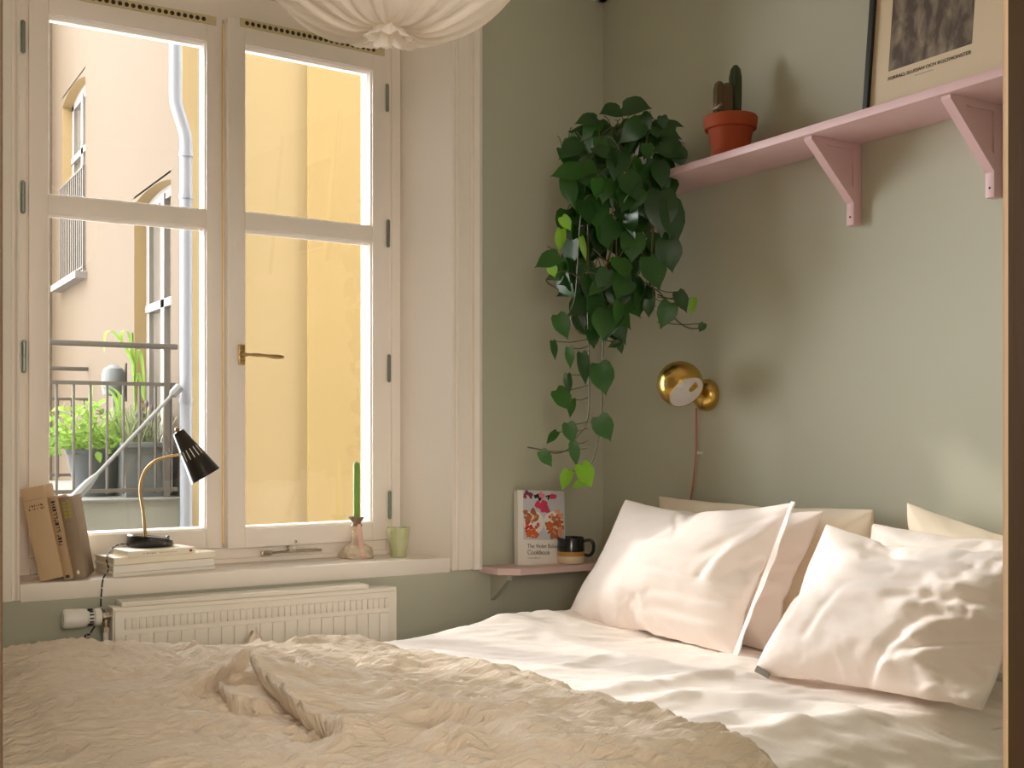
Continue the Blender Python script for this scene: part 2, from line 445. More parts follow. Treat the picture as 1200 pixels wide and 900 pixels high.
# choose the sign that brings the left edge towards -y
if rot_right(Vector((hx - .5, hy, 0))).y > hy:
    sa = -sa
s1 = sash(-1.905, -1.336, -1.852, -1.386, ident)
s2 = sash(-1.331, -.759, -1.274, -.822, rot_right)
# hinges
def hinge(x, z, l=.095):
    b = MB(); b.lathe([(.003, 0), (.0065, .004), (.0065, l * .49), (.005, l * .5), (.0065, l * .51), (.0065, l - .004), (.003, l)], (x, YF - .018, z), seg=10)
    b.box(x - .002, x + .002, YF - .018, YF, z + .008, z + l - .008)
    b.build('hinge', 'zinc', W)
for (px_, py_) in ((27, 62), (27, 250), (28, 437)):
    p = oy(px_, py_, YF - .018); hinge(p.x, p.z)
for (px_, py_) in ((454, 131), (455, 290), (456, 448), (457, 608)):
    p = oy(px_, py_, YF - .018); hinge(p.x, p.z)
b = MB(); b.box(-1.3355, -1.318, YF - .0135, YF + .03, .85, 2.49, .002); b.build('meeting_strip', 'gap_glow', W)  # lip between the sashes, outdoor glow painted into its colour
# handle on the right sash
p = oy(282, 416, .165)
b = MB(); b.box(p.x - .011, p.x + .011, .150, .158, p.z - .032, p.z + .032, .003)
b.sphere((p.x, .143, p.z + .022), .004, 8); b.sphere((p.x, .143, p.z - .022), .004, 8)
b.lathe([(.010, 0), (.010, .012), (.007, .02)], (p.x, .150, p.z), axis=(0, -1, 0), seg=14)
q = Vector((p.x, .133, p.z))
b.tube([q, q + Vector((.02, 0, 0)), q + Vector((.04, 0, 0)), q + Vector((.07, 0, -.002)), q + Vector((.10, 0, -.004)), q + Vector((.118, 0, -.004)), q + Vector((.124, 0, -.004)), q + Vector((.13, 0, -.004))],
       [.006, .004, .006, .0045, .007, .007, .004, .005], 10)
b.build('handle', 'brassd', W)
# casement stay on the bottom rail
p0 = oy(308, 642, .185); p1 = oy(342, 634, .185); p2 = oy(376, 642, .185)
b = MB()
b.tube([(p0.x, .18, .812), (p0.x + .03, .18, .813), (p1.x, .18, .816), (p2.x, .18, .814)], [.007, .004, .0045, .004], 8)
b.box(p0.x - .006, p0.x + .03, .176, .196, .806, .820, .003)
for k in range(9): b.sphere((p1.x + .015 + k * .0085, .18, .8155), .0055, 8)
b.box(p1.x - .014, p1.x + .012, .174, .197, .812, .842, .004); b.lathe([(.006, 0), (.008, .005), (.004, .012), (.008, .018), (.003, .024)], (p1.x - .012, .18, .83), seg=10)
b.sphere((p1.x + .008, .176, .846), .007, 8)
b.build('casement_stay', 'nickel', W)
# small knob
b = MB(); p = oy(258, 627, .19)
b.build('sash_stop', 'brass', W) if False else b.bm.free()

# ================================================================== OUTSIDE
B = empty('apartment_building', (-.336, 4.37, 0), 'pale cream and yellow plastered courtyard building seen through the window', 'building')
XP, YQ = -.336, 4.37
ZT, ZB = 5.8, -4
ZY = 4.5
b = MB()
wy0, wy1, wz0, wz1 = 7.61, 8.76, 2.66, 4.44
dy0, dy1, dz0, dz1 = 4.65, 5.73, .77, 2.95
def wallpiece(y0, y1, z0, z1): b.box(XP, XP + .35, y0, y1, z0, z1)
wallpiece(YQ, dy0, ZB, ZT); wallpiece(dy0, dy1, dz1 + .05, ZT); wallpiece(dy0, dy1, ZB, dz0); wallpiece(dy1, wy0, ZB, ZT)
wallpiece(wy0, wy1, wz1 + .08, ZT); wallpiece(wy0, wy1, ZB, wz0); wallpiece(wy1, 9.9, ZB, ZT)
def archfill(y0, y1, z0, rise):
    n = 10; top = z0 + rise + .02
    pts = [(y0, top)] + [(y0 + (y1 - y0) * i / n, z0 + rise * (1 - (2 * i / n - 1) ** 2)) for i in range(n + 1)] + [(y1, top)]
    b.prism(pts, 'x', XP, XP + .35)
archfill(wy0, wy1, wz1, .075); archfill(dy0, dy1, dz1, .045)
b.box(-4.2, XP, 9.9, 10.2, ZB, 3.0) if False else None
b.box(-.95, XP, 9.35, 9.9, ZB, ZT)
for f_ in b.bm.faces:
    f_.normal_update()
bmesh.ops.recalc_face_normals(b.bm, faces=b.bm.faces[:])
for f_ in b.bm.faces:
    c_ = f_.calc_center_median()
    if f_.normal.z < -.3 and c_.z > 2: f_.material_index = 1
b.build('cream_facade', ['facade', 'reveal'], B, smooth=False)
b = MB()
b.box(XP + .35, .55, YQ, YQ + .35, ZB, ZY); b.mi = 0; b.box(XP, XP + .35, YQ - .004, YQ, ZB, ZY)
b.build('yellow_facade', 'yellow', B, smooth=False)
b = MB(); b.box(.55, 6.5, YQ - .03, YQ + .35, ZB, ZY); b.build('refl_yellow_facade', 'yellow_refl', B, smooth=False)  # step and deeper tint stand in for a reflection edge
def arched_window(y0, y1, z0, z1, rise, rails, stiles):
    xx = XP + .09
    b = MB(); b.box(XP + .001, xx, y1 - .003, y1 + .001, z0, z1 + .04)
    b.build('reveal', 'reveal', B, smooth=False)
    b = MB()
    b.box(xx, xx + .06, y0, y0 + .08, z0, z1 + rise); b.box(xx, xx + .06, y1 - .10, y1, z0, z1 + rise); b.box(xx, xx + .06, y0, y1, z1 - .04, z1 + rise)
    b.box(xx, xx + .06, y0, y1, z0, z0 + .08)
    for r_ in rails: b.box(xx - .01, xx + .06, y0, y1, r_ - .03, r_ + .03)
    for s_ in stiles: b.box(xx - .01, xx + .06, s_ - .05, s_ + .05, z0, z1)
    f = b.build('window', 'outw', B, smooth=False)
    b = MB(); b.box(xx + .03, xx + .035, y0, y1, z0, z1 + rise); b.build('pane', 'outglass', f, smooth=False)
arched_window(wy0, wy1, wz0, wz1, .12, [3.9], [8.2])
arched_window(dy0, dy1, dz0, dz1, .08, [2.15], [5.2])
b = MB(); b.box(XP - .10, XP + .08, wy0 - .06, wy1 + .06, wz0 - .06, wz0); b.build('window_ledge', 'outw', B, smooth=False)
b = MB()   # juliet railing at the far window
zt = 3.62
b.tube([(XP - .02, wy0 - .02, zt), (XP - .02, wy1 + .02, zt)], .012, 6); b.tube([(XP - .02, wy0 - .02, wz0 + .05), (XP - .02, wy1 + .02, wz0 + .05)], .010, 6)
for i in range(13):
    yy = wy0 + (wy1 - wy0) * i / 12; b.tube([(XP - .02, yy, wz0 + .03), (XP - .02, yy, zt)], .008, 5)
b.build('window_railing', 'rail', B)
# drainpipe
b = MB()
def pp(x, y): return oy(x, y, YQ - .09)
xa = pp(206, 100).x; xb = pp(218, 300).x; ze = pp(206, 138).z
b.tube([(xa, YQ - .08, 5.6), (xa, YQ - .08, ze + .16), (xa + .004, YQ - .081, ze + .10), (xa + .018, YQ - .083, ze + .05), (xb - .018, YQ - .087, ze - .05), (xb - .004, YQ - .089, ze - .10), (xb, YQ - .09, ze - .16), (xb, YQ - .09, -2)], .04, 16)
for zz in (ze - .25, 2.75, 1.4): b.lathe([(.046, 0), (.046, .03)], (xb, YQ - .09, zz), seg=14)
b.build('drainpipe', 'pipe', B)
b = MB(); b.box(-12, 10, .5, 20, ZB - .1, ZB); tag(b.build('floor_courtyard', 'ground', smooth=False), kind='structure')

# balcony
BA = empty('balcony', (-1.2, 4.4, .77), 'concrete balcony with dark iron railings outside the left sash', 'balcony')
bx0, bx1, by0, by1, bz = -2.6, XP - .01, 4.30, 7.6, .77
b = MB(); b.box(bx0, bx1, by0, by1, .42, bz - .012); b.build('slab', 'concrete', BA, smooth=False)
b = MB(); b.box(bx0, bx1, by0 - .02, by1, bz - .012, bz); b.build('slab_top', 'concretel', BA, smooth=False)
def railing(y, x0, x1, zt, zmid, spacing, posts, nm):
    b = MB(); b.box(x0, x1, y - .02, y + .02, zt - .035, zt, .006)
    o = b.build('handrail', 'rail', BA)
    b = MB(); b.box(x0, x1, y - .012, y + .012, zmid - .012, zmid + .012); b.box(x0, x1, y - .012, y + .012, bz + .04, bz + .065)
    x = x0 + .03
    while x < x1: b.tube([(x, y, bz + .03), (x, y, zmid)], .009, 6); x += spacing
    b.build('baluster_row', 'rail', BA)
    for xx in posts:
        b = MB(); b.box(xx - .02, xx + .02, y - .018, y + .018, bz, zt - .01); b.build('post', 'rail', BA)
xpost = oy(195, 500, 4.37).x
railing(4.37, bx0, bx1 - .02, 1.79, 1.52, .103, [xpost, -1.75], 'front')
railing(7.5, bx0, oy(137, 440, 7.5).x, 1.79, 1.50, .11, [oy(107, 440, 7.5).x, oy(134, 440, 7.5).x], 'back')

# planters and plants out there
def tub(name, c, r0, r1, h, label, m):
    e = empty(name, c, label, 'planter')
    b = MB(); b.lathe([(r0, 0), (r0 * 1.02, .01), (r1, h - .03), (r1 * 1.06, h - .03), (r1 * 1.06, h), (r1 * .95, h), (r1 * .93, h - .04)], c, seg=20); b.build('pot', m, e)
    b = MB(); b.lathe([(r1 * .94, h - .04), (.01, h - .03)], c, seg=16); b.build('soil', 'soil', e)
    return e
rnd = random.Random(5)
def blade(b, p0, d, L, w, droop, n=6):
    """a bent grass blade"""
    d = Vector(d).normalized(); side = d.cross(Vector((0, 0, 1)))
    if side.length < .05: side = Vector((1, 0, 0))
    side.normalize(); side = (side * .7 + VR * .7).normalized()
    prev = None; p = Vector(p0); dd = d.copy()
    for i in range(n + 1):
        t = i / n; ww = w * (1 - t) ** .6 * (.6 + .8 * min(1, t * 3)) * .7
        a = b.v(p - side * ww); c = b.v(p + side * ww)
        if prev: b.face([prev[0], prev[1], c, a])
        prev = (a, c); p = p + dd * (L / n); dd = (dd + Vector((0, 0, -droop / n * 2 * t))).normalized()
def small_leaf(b, p, d, nrm, L, w):
    d = Vector(d).normalized(); nrm = Vector(nrm); s = d.cross(nrm).normalized()
    k = [(0, 0), (.3, .9), (.65, .8), (1, 0)]
    c = [b.v(Vector(p) + d * (L * t)) for t, _ in k]
    l = [b.v(Vector(p) + d * (L * k[i][0]) + s * (w * k[i][1]) + nrm.normalized() * w * .3) for i in (1, 2)]
    r = [b.v(Vector(p) + d * (L * k[i][0]) - s * (w * k[i][1]) + nrm.normalized() * w * .3) for i in (1, 2)]
    b.face([c[0], l[0], c[1]]); b.face([c[1], l[0], l[1], c[2]]); b.face([c[2], l[1], c[3]])
    b.face([c[0], c[1], r[0]]); b.face([c[1], c[2], r[1], r[0]]); b.face([c[2], c[3], r[1]])
# 1 dark round tub with lime leaves
c1 = oy(112, 580, 4.80); c1 = Vector((c1.x, 4.80, .77))
T1 = tub('herb_planter', c1, .13, .19, .32, 'dark round tub of bushy lime green leaves on the balcony', 'tub')
b = MB()
for i in range(420):
    a = rnd.uniform(0, 2 * PI); rr = rnd.random() ** .5 * .36; hh = rnd.uniform(.0, .34) * (1 - (rr / .42) ** 2) + .0
    p = Vector((c1.x - .08 + rr * math.cos(a), c1.y + rr * math.sin(a) * .7, c1.z + .30 + hh))
    small_leaf(b, p, (rnd.uniform(-1, 1), rnd.uniform(-1, .6), rnd.uniform(-.6, .8)), (rnd.uniform(-.4, .4), -.6, 1), rnd.uniform(.05, .09), rnd.uniform(.014, .028))
for i in range(50):
    a = rnd.uniform(0, 2 * PI); blade(b, (c1.x + rnd.uniform(-.15, .15), c1.y + rnd.uniform(-.1, .1), c1.z + .28), (math.cos(a) * .8, math.sin(a) * .6, 1.1), rnd.uniform(.3, .5), .008, .9)
b.build('foliage', 'lime', T1, smooth=False)
# 2 square grey planter
c2 = oy(172, 583, 4.62)
x0_, x1_ = oy(143, 580, 4.5).x, oy(198, 580, 4.5).x
T2 = empty('lavender_planter', ((x0_ + x1_) / 2, 4.62, .77), 'tall square grey planter with wispy lavender on the balcony', 'planter')
b = MB(); cx = (x0_ + x1_) / 2; hw = (x1_ - x0_) / 2
b.prism([(cx - hw * .88, .77), (cx + hw * .88, .77), (cx + hw, 1.12), (cx - hw, 1.12)], 'y', 4.46, 4.82); b.box(cx - hw * 1.03, cx + hw * 1.03, 4.44, 4.84, 1.10, 1.135, .004)
b.build('pot', 'tubl', T2)
b = MB()
for i in range(230):
    p = Vector((cx + rnd.uniform(-hw, hw) * .85, 4.64 + rnd.uniform(-.14, .14), 1.12)); blade(b, p, (rnd.uniform(-.5, .5), rnd.uniform(-.4, .3), 1), rnd.uniform(.12, .34), .0045, .5, 4)
b.build('grass', 'grassy', T2, smooth=False)
b = MB()
for (x_, y_) in ((166, 478), (172, 473), (178, 478), (168, 487), (180, 488), (200, 490), (203, 497), (205, 503), (187, 491), (160, 488), (196, 496)):
    p = oy(x_, y_, 4.6); b.sphere(p, .012, 6, (1, 1, 2)); b.tube([p, (p.x * .7 + cx * .3, 4.62, 1.14)], .003, 4)
b.build('flower_head', 'lav', T2)
# 3 tall maize-like plant in a small tub
c3 = oy(140, 583, 4.95); c3 = Vector((c3.x, 4.95, .77))
T3 = tub('tall_plant', c3, .09, .12, .26, 'tall arching lime green blade plant rising above the balcony handrail', 'tub')
T3['category'] = 'plant'
b = MB()
st = [oy(156, 560, 4.9), oy(157, 520, 4.9), oy(158, 470, 4.9), oy(156, 420, 4.9), oy(155, 390, 4.9)]
st[0] = Vector((c3.x, 4.95, 1.02))
b.tube(smoothcurve(st), .008, 6)
def bladepath(px, w):
    P_ = smoothcurve([oy(x, y, 4.9) for x, y in px], 5); prev = None; n = len(P_)
    for i, p in enumerate(P_):
        t = i / (n - 1); ww = w * math.sin(PI * min(1, .12 + t * .88)) ** .7
        a = b.v(p - VR * ww); c = b.v(p + VR * ww + Vector((0, -.01, 0)))
        if prev: b.face([prev[0], prev[1], c, a])
        prev = (a, c)
for path in ([(157, 430), (148, 410), (140, 397), (130, 388), (123, 392), (122, 412)], [(157, 425), (150, 412), (142, 400), (144, 388), (152, 390)], [(156, 440), (155, 415), (152, 396), (149, 388)],
             [(158, 440), (160, 415), (164, 412), (168, 440), (170, 475)], [(158, 450), (161, 437), (166, 455), (168, 470)],
             [(158, 500), (156, 520), (150, 528), (146, 536)], [(142, 520), (138, 480), (132, 462), (115, 450)], [(140, 500), (140, 470), (138, 460), (127, 452)],
             [(104, 480), (106, 462), (108, 450)], [(118, 510), (121, 530), (118, 560), (115, 570)], [(126, 520), (127, 545), (126, 565)], [(70, 478), (90, 482), (110, 500)]):
    bladepath(path, .012)
b.build('foliage', 'lime', T3, smooth=False)
# 4 black crate at the wall
b = MB(); p = oy(207, 583, 4.7); b.box(p.x - .09, p.x + .10, 4.65, 4.9, .77, 1.05, .02); b.box(p.x - .10, p.x + .11, 4.64, 4.91, 1.03, 1.06, .01)
tag(b.build('storage_tub', 'tub'), 'dark lidded tub between the square planter and the drainpipe', 'tub')
# rounded lantern shape on a post
p = oy(133, 447, 5.6)
E1 = empty('grill', (p.x, 5.6, .77), 'rounded grey lidded kettle on a post on the balcony', 'grill')
b = MB(); b.lathe([(.02, -.11), (.075, -.10), (.085, -.05), (.085, .05), (.07, .095), (.03, .12), (.01, .125)], (p.x, 5.6, p.z), seg=18); b.build('lid', 'tubl', E1)
b = MB(); b.tube([(p.x + .02, 5.62, .77), (p.x + .02, 5.62, p.z - .1)], .028, 10); b.tube([(p.x + .09, 5.6, p.z - .15), (p.x + .09, 5.6, p.z + .14)], .01, 8); b.build('post', 'rail', E1)
# leaning pole
pa = oy(88, 583, 4.22); pb = oy(212, 452, 4.22)
E2 = empty('leaning_pole', (pa.x, 4.22, pa.z), 'long thin grey pole leaning diagonally across the balcony railing', 'pole')
b = MB(); d = pb - pa
b.tube([pa + d * .05, pa + d * .97], .012, 8); b.build('pole', 'pole', E2)
b = MB(); b.tube([pa + d * .90, pa + d * .92, pa + d * .99, pa + d], [.014, .03, .032, .012], 8); b.build('sleeve', 'pole', E2)
b = MB(); b.tube([pa - d * .02, pa + d * .12, pa + d * .2], [.035, .03, .014], 8); b.build('foot', 'pole', E2)

# ================================================================== RADIATOR
rx0, rx1, rz1, rz0 = -1.728, -.872, .715, .30
RA = empty('radiator', (-1.3, -.06, rz0), 'white ribbed panel radiator under the windowsill', 'radiator')
b = MB(); b.box(rx0, rx1, -.105, -.085, rz0, rz1 - .012, .004)
n = 21; pitch = (rx1 - rx0 - .05) / n
for i in range(n):
    a = rx0 + .025 + i * pitch
    b.box(a + .004, a + pitch - .003, -.1125, -.100, rz0 + .03, rz1 - .075, .003)
    for k in (0, 1): b.box(a + .002 + k * pitch / 2, a + pitch / 2 - .003 + k * pitch / 2, -.1115, -.100, rz1 - .062, rz1 - .030, .0025)
b.build('front_panel', 'rad', RA)
b = MB(); b.box(rx0 - .004, rx1 + .004, -.100, -.028, rz1 - .014, rz1, .004); b.box(rx0 - .004, rx0 + .002, -.098, -.03, rz0, rz1 - .01); b.box(rx1 - .002, rx1 + .004, -.098, -.03, rz0, rz1 - .01); b.box(rx0 + .02, rx1 - .09, -.10, -.02, rz1, rz1 + .014, .004)
b.build('grille', 'rad', RA)
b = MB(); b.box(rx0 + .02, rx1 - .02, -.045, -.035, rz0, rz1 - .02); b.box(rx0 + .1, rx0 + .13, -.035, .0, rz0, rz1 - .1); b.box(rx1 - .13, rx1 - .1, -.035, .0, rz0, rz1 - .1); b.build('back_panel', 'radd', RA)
pv = oy(124, 722, -.065); zv = pv.z
b = MB(); b.tube([(rx0 + .01, -.065, zv + .004), (pv.x - .01, -.065, zv + .004)], .009, 12); b.lathe([(.015, 0), (.015, .012)], (rx0 - .03, -.065, zv + .004), axis=(1, 0, 0), seg=6)
b.lathe([(.013, 0), (.013, .05)], (pv.x - .012, -.065, zv), axis=(1, 0, 0), seg=14); b.lathe([(.010, -.035), (.010, 0)], (pv.x, -.065, zv), seg=12); b.lathe([(.014, 0), (.014, .014)], (pv.x, -.065, zv - .044), seg=6)
b.build('valve', 'nickel', RA)
b = MB(); b.tube([(pv.x, -.065, 0), (pv.x, -.065, zv - .03)], .0075, 12); b.build('supply_pipe', 'plastic', RA)
b = MB(); xv = pv.x - .012
b.lathe([(.018, 0), (.024, -.003), (.024, -.018), (.017, -.022), (.017, -.036), (.024, -.040), (.0265, -.05), (.028, -.095), (.024, -.102), (.01, -.103)], (xv, -.065, zv), axis=(1, 0, 0), seg=22)
b.mi = 1
for k in range(14):
    a = 2 * PI * k / 14; b.box(xv - .034, xv - .024, -.065 + .0225 * math.cos(a) - .0018, -.065 + .0225 * math.cos(a) + .0018, zv + .0225 * math.sin(a) - .0018, zv + .0225 * math.sin(a) + .0018)
b.build('thermostat', ['plastic', 'blackm'], RA)

# ================================================================== BOOKS
def book(name, w, h, t, cover, label, group=None, cat='book', spine_round=.004):
    """lying flat: spine along x at y=0, page block to y=+h, thickness z. origin bottom front centre"""
    e = empty(name, (0, 0, 0), label, cat, group)
    b = MB()
    b.box(-w / 2, w / 2, 0, h, 0, .003, .0008); b.box(-w / 2, w / 2, 0, h, t - .003, t, .0008)
    b.prism([(0, .0007), (0, t - .0007), (-.0045, t - .0016), (-.0052, t * .5), (-.0045, .0016)], 'x', -w / 2, w / 2)
    b.box(-w / 2, w / 2, 0, .003, .001, t - .001)
    b.build('cover', cover, e, angle=50)
    b = MB(); b.box(-w / 2 + .003, w / 2 - .003, .003, h - .004, .003, t - .003); b.build('pages', 'paper', e, smooth=False)
    return e
def marks(parent, seed, x0, x1, ys, y, material, zdir, size=.004):
    """rows of illegible small print on a spine: x range, heights ys"""
    r = random.Random(seed); b = MB()
    for z in ys:
        x = x0
        while x < x1:
            w = r.uniform(.4, 1.0) * size
            b.box(x, x + w * .35, y - .0006, y, z - size * .5, z + size * .5)
            if r.random() < .6: b.box(x, x + w, y - .0006, y, z + size * .35 * r.choice((-1, 0, 1)) - size * .08, z + size * .35 * r.choice((-1, 0, 1)) * 0 + size * .1 + 0)
            x += w + size * (.35 if r.random() < .85 else 1.0)
    return b.build('lettering', material, parent, smooth=False)
# stack under the lamp: bottom up
SA = oz(132, 677, .785); SB = oz(251, 667, .785)
ang = math.atan2(SB.y - SA.y, SB.x - SA.x); wS = (SB - SA).length
mid = (SA + SB) / 2
zc = .785
stack = [(.012, 'ivory', wS, 0, 0, 'thin white book at the bottom of the stack under the desk lamp'),
         (.023, 'ivory', wS * .99, -.002, -.004, 'white book second from the bottom of the stack under the desk lamp'),
         (.021, 'cream', wS * 1.005, .002, .001, 'wide cream book third up in the stack under the desk lamp')]
for i, (t, m_, w_, dx, dy, lb) in enumerate(stack):
    e = book('book', w_, .135, t, m_, lb, 'pale books stacked under the lamp')
    e.location = (mid.x + dx, mid.y + dy, zc); e.rotation_euler = (0, 0, ang + (i - 1) * .012); zc += t
e = book('book', .205, .115, .019, 'cream', 'small cream book with a red mark on its spine, topmost under the lamp', 'pale books stacked under the lamp')
marks(e, 3, -.06, -.02, [.0095], -.0052, 'inkl', 1, .004); marks(e, 4, -.01, .045, [.0095], -.0052, 'inky', 1, .003)
b = MB(); b.lathe([(.0035, 0), (.0035, .0006)], (.088, -.0052, .0095), axis=(0, -1, 0), seg=12, mod=lambda a, h: 1 + .5 * abs(math.cos(a))); b.build('red_mark', 'inkr', e)
pT = oz(190, 651, zc)
e.location = (pT.x, pT.y + .002, zc); e.rotation_euler = (0, 0, ang + .01); zc += .019
ZTOP = zc
# three leaning books at the left end of the sill
def upright(name, thick, hgt, depth, cover, label, base, lean, yaw, letter):
    e = empty(name, (0, 0, 0), label, 'book', 'old books leaning at the left end of the sill')
    b = MB()
    b.box(0, .003, 0, depth, 0, hgt, .001); b.box(thick - .003, thick, 0, depth, 0, hgt, .001)
    b.prism([(0, 0), (thick, 0), (thick * .85, -.003), (thick * .5, -.006), (thick * .15, -.003)], 'z', 0, hgt)
    b.build('cover', cover, e, angle=50)
    b = MB(); b.box(.003, thick - .003, .001, depth - .005, .004, hgt - .005); b.build('pages', 'paper', e, smooth=False)
    letter(e, thick, hgt)
    e.rotation_euler = (0, lean, yaw); e.location = base
    return e
def let1(e, t, h):
    r = random.Random(2); b = MB()
    b.box(t * .08, t * .92, -.0066, -.0058, h * .862, h * .866)
    e1 = b.build('spine_rule', 'taupe', e, smooth=False)
    marks(e, 8, t * .25, t * .78, [h * .80], -.006, 'ink', 1, .006); marks(e, 9, t * .2, t * .85, [h * .765], -.006, 'ink', 1, .006)
def vert_marks(e, t, z0, z1, material, s, seed):
    r = random.Random(seed); b = MB(); z = z0
    while z < z1:
        w = r.uniform(.5, 1) * s
        b.box(t * .3, t * .7, -.0068, -.0058, z, z + w * .3)
        b.box(t * (.3 if r.random() < .5 else .6), t * (.42 if r.random() < .5 else .7), -.0068, -.0058, z, z + w)
        z += w + s * (.35 if r.random() < .86 else 1.1)
    b.build('lettering', material, e, smooth=False)
def let2(e, t, h):
    vert_marks(e, t, h * .42, h * .93, 'ink', .008, 4)
    b = MB(); b.box(t * .3, t * .72, -.0068, -.0058, h * .02, h * .055); b.box(t * .4, t * .6, -.0072, -.006, h * .03, h * .045); b.build('publisher_mark', 'ink', e, smooth=False)
def let3(e, t, h):
    b = MB()
    r = random.Random(12)
    for k in range(2):
        z = h * .74
        while z < h * .93:
            w = r.uniform(.005, .010); b.box(t * (.22 + .33 * k), t * (.42 + .33 * k), -.0068, -.0058, z, z + w); z += w + .003
    b.build('lettering', 'inky', e, smooth=False)
    vert_marks(e, t * .9, h * .58, h * .70, 'inkl', .004, 5)
    b = MB(); b.sphere((t * .5, -.0058, h * .075), .004, 8, (1, .2, 1.6)); b.build('publisher_mark', 'cream', e)
lean = R(-11)
pb1 = oz(47, 681.5, .786); pb2 = oz(74, 680, .786); pb3 = oz(84, 679, .786)
# lean top towards -x : rotate about y by negative angle
upright('book', .061, .262, .13, 'tan', 'thick tan book, leftmost and tallest of the leaning books on the sill', (pb1.x, pb1.y, .786 ), R(-11.5), R(-20), let1)
upright('book', .025, .235, .14, 'tan2', 'thin light brown book squeezed between two thicker leaning books', (pb2.x + .002, pb2.y, .786), R(-10.5), R(-20), let2)
upright('book', .037, .233, .14, 'taupe', 'taupe book with yellow green lettering, rightmost of the leaning books', (pb3.x + .003, pb3.y, .786), R(-9.5), R(-20), let3)

# ================================================================== DESK LAMP
pl = oz(176, 640, ZTOP)
lc = Vector((pl.x, pl.y, ZTOP))
DLm = empty('desk_lamp', lc, 'small black desk lamp with brass gooseneck on the stack of books', 'lamp')
b = MB()
rings = b.lathe([(.045, 0), (.064, .001), (.067, .005), (.066, .024), (.062, .028), (.054, .026), (.03, .022), (.004, .022)], lc, seg=36)
for ring in rings[2:]:
    for q in ring:
        k = clampf((q.co.z - lc.z) / .02)
        q.co.z += -(q.co.x - lc.x) * .14 * k + .002
b.build('base', 'black', DLm)
def lp(x, y, dy=0): return oy(x, y, lc.y + dy)
neck = [Vector((lp(171, 628).x, lc.y, lc.z + .018)), lp(168, 600), lp(164.5, 575), lp(168, 556, -.004), lp(178, 543, -.01), lp(192, 536.5, -.02), lp(210, 533, -.03)]
b = MB(); b.tube(smoothcurve(neck, 8), .0048, 12); b.lathe([(.008, 0), (.006, .008)], neck[0], seg=12); b.build('gooseneck', 'brassd', DLm)
b = MB(); b.lathe([(.004, 0), (.004, .010), (.006, .012), (.003, .014)], (lp(196, 630).x, lc.y - .01, lc.z + .016), seg=10); b.build('switch', 'nickel', DLm)
s0 = lp(209, 506, -.035); s1 = lp(241, 558, -.058)
ax = (s1 - s0); L = ax.length; axn = ax.normalized()
b = MB()
b.lathe([(.006, -.003), (.017, 0), (.0185, .003), (.046, L * .93), (.048, L), (.0465, L), (.0445, L * .93), (.016, .006)], s0, axis=axn, seg=40, cap1=False)
b.mi = 1
qm = Vector((0, 0, 1)).rotation_difference(axn).to_matrix()
for k in range(16):   # vent slits
    a = 2 * PI * k / 16
    h0 = L * .38; h1 = L * .58
    def P_(h, r_, aa): return s0 + qm @ Vector((r_ * math.cos(aa), r_ * math.sin(aa), h))
    rr0 = .0185 + (.046 - .0185) * (h0 / (L * .93)) + .0005; rr1 = .0185 + (.046 - .0185) * (h1 / (L * .93)) + .0005
    vs = [b.v(P_(h0, rr0, a - .045)), b.v(P_(h0, rr0, a + .045)), b.v(P_(h1, rr1, a + .035)), b.v(P_(h1, rr1, a - .035))]; b.face(vs)
b.build('lamp_shade', ['black', 'plastic'], DLm)
b = MB(); b.sphere(s0 - axn * .008, .0065, 10); b.build('finial', 'brassd', DLm)
b = MB()   # black-and-white twisted cord
cpts = [Vector((lc.x - .055, lc.y, lc.z + .008)), oy(140, 638, lc.y - .01), oy(130, 644, lc.y - .03), oy(125, 655, .045), oy(127, 667, .02), Vector((oy(121, 678, -.012).x, -.012, oy(121, 678, -.012).z)), oy(118.5, 700, -.013), oy(117, 722, -.013), oy(106, 742, -.013), oy(98, 758, -.013), Vector((oy(96, 775, -.013).x, -.013, .3))]
cc = smoothcurve(cpts, 10)
b.tube(cc, .0024, 6)
r_ = random.Random(1)
b.mi = 1
for i in range(0, len(cc) - 1, 5): b.tube([cc[i], cc[i].lerp(cc[i + 1], .5)], .0028, 6)
b.build('cord', ['blackm', 'ivory'], DLm)

# ================================================================== CANDLE, HOLDER, CUP
pc = oz(418, 653.5, .785); pc.y = min(pc.y + .02, .15)
CH = empty('candlestick', pc, 'mottled stoneware candlestick with a pink wax drip on the sill', 'candlestick')
b = MB()
prof = [(.046, 0), (.050, .004), (.048, .014), (.042, .026), (.030, .038), (.016, .048), (.013, .056), (.015, .064), (.012, .074), (.011, .088), (.017, .100), (.013, .108), (.013, .112), (.021, .122), (.0235, .128), (.020, .1285), (.012, .122)]
prof = [(r * 1.15, h * 1.06) for r, h in prof]
b.lathe(prof[:11], pc, seg=36, mod=lambda a, h: 1 + .09 * math.sin(5 * a + h * 90) * (1 if h < .07 else .3), cap1=False)
b.mi = 1; b.lathe(prof[10:], pc, seg=28)
b.build('stem', ['holder', 'holderd'], CH)
b = MB()
for k in range(16):
    a = rnd.uniform(0, 2 * PI); rr = rnd.uniform(.028, .047); b.sphere(pc + Vector((rr * math.cos(a), rr * math.sin(a), .052 - rr * .6)), rnd.uniform(.007, .012), 8)
for k in range(5): b.sphere(pc + Vector((-.014, -.006, .05 + k * .009)), .0055, 8)
M['relief'] = mat('chalky glaze blobs', srgb(232, 214, 192), .5, bump=.6, bscale=80, var=.3, vscale=90)
b.build('relief', 'relief', CH)
b = MB(); dv = (VR * .010 - VF * .016)
b.tube([pc + dv * 1.0 + Vector((0, 0, .112)), pc + dv * 1.15 + Vector((0, 0, .09)), pc + dv * 1.4 + Vector((0, 0, .06)), pc + dv * 1.9 + Vector((0, 0, .03)), pc + dv * 2.6 + Vector((0, 0, .004))], [.005, .009, .010, .013, .014], 12)
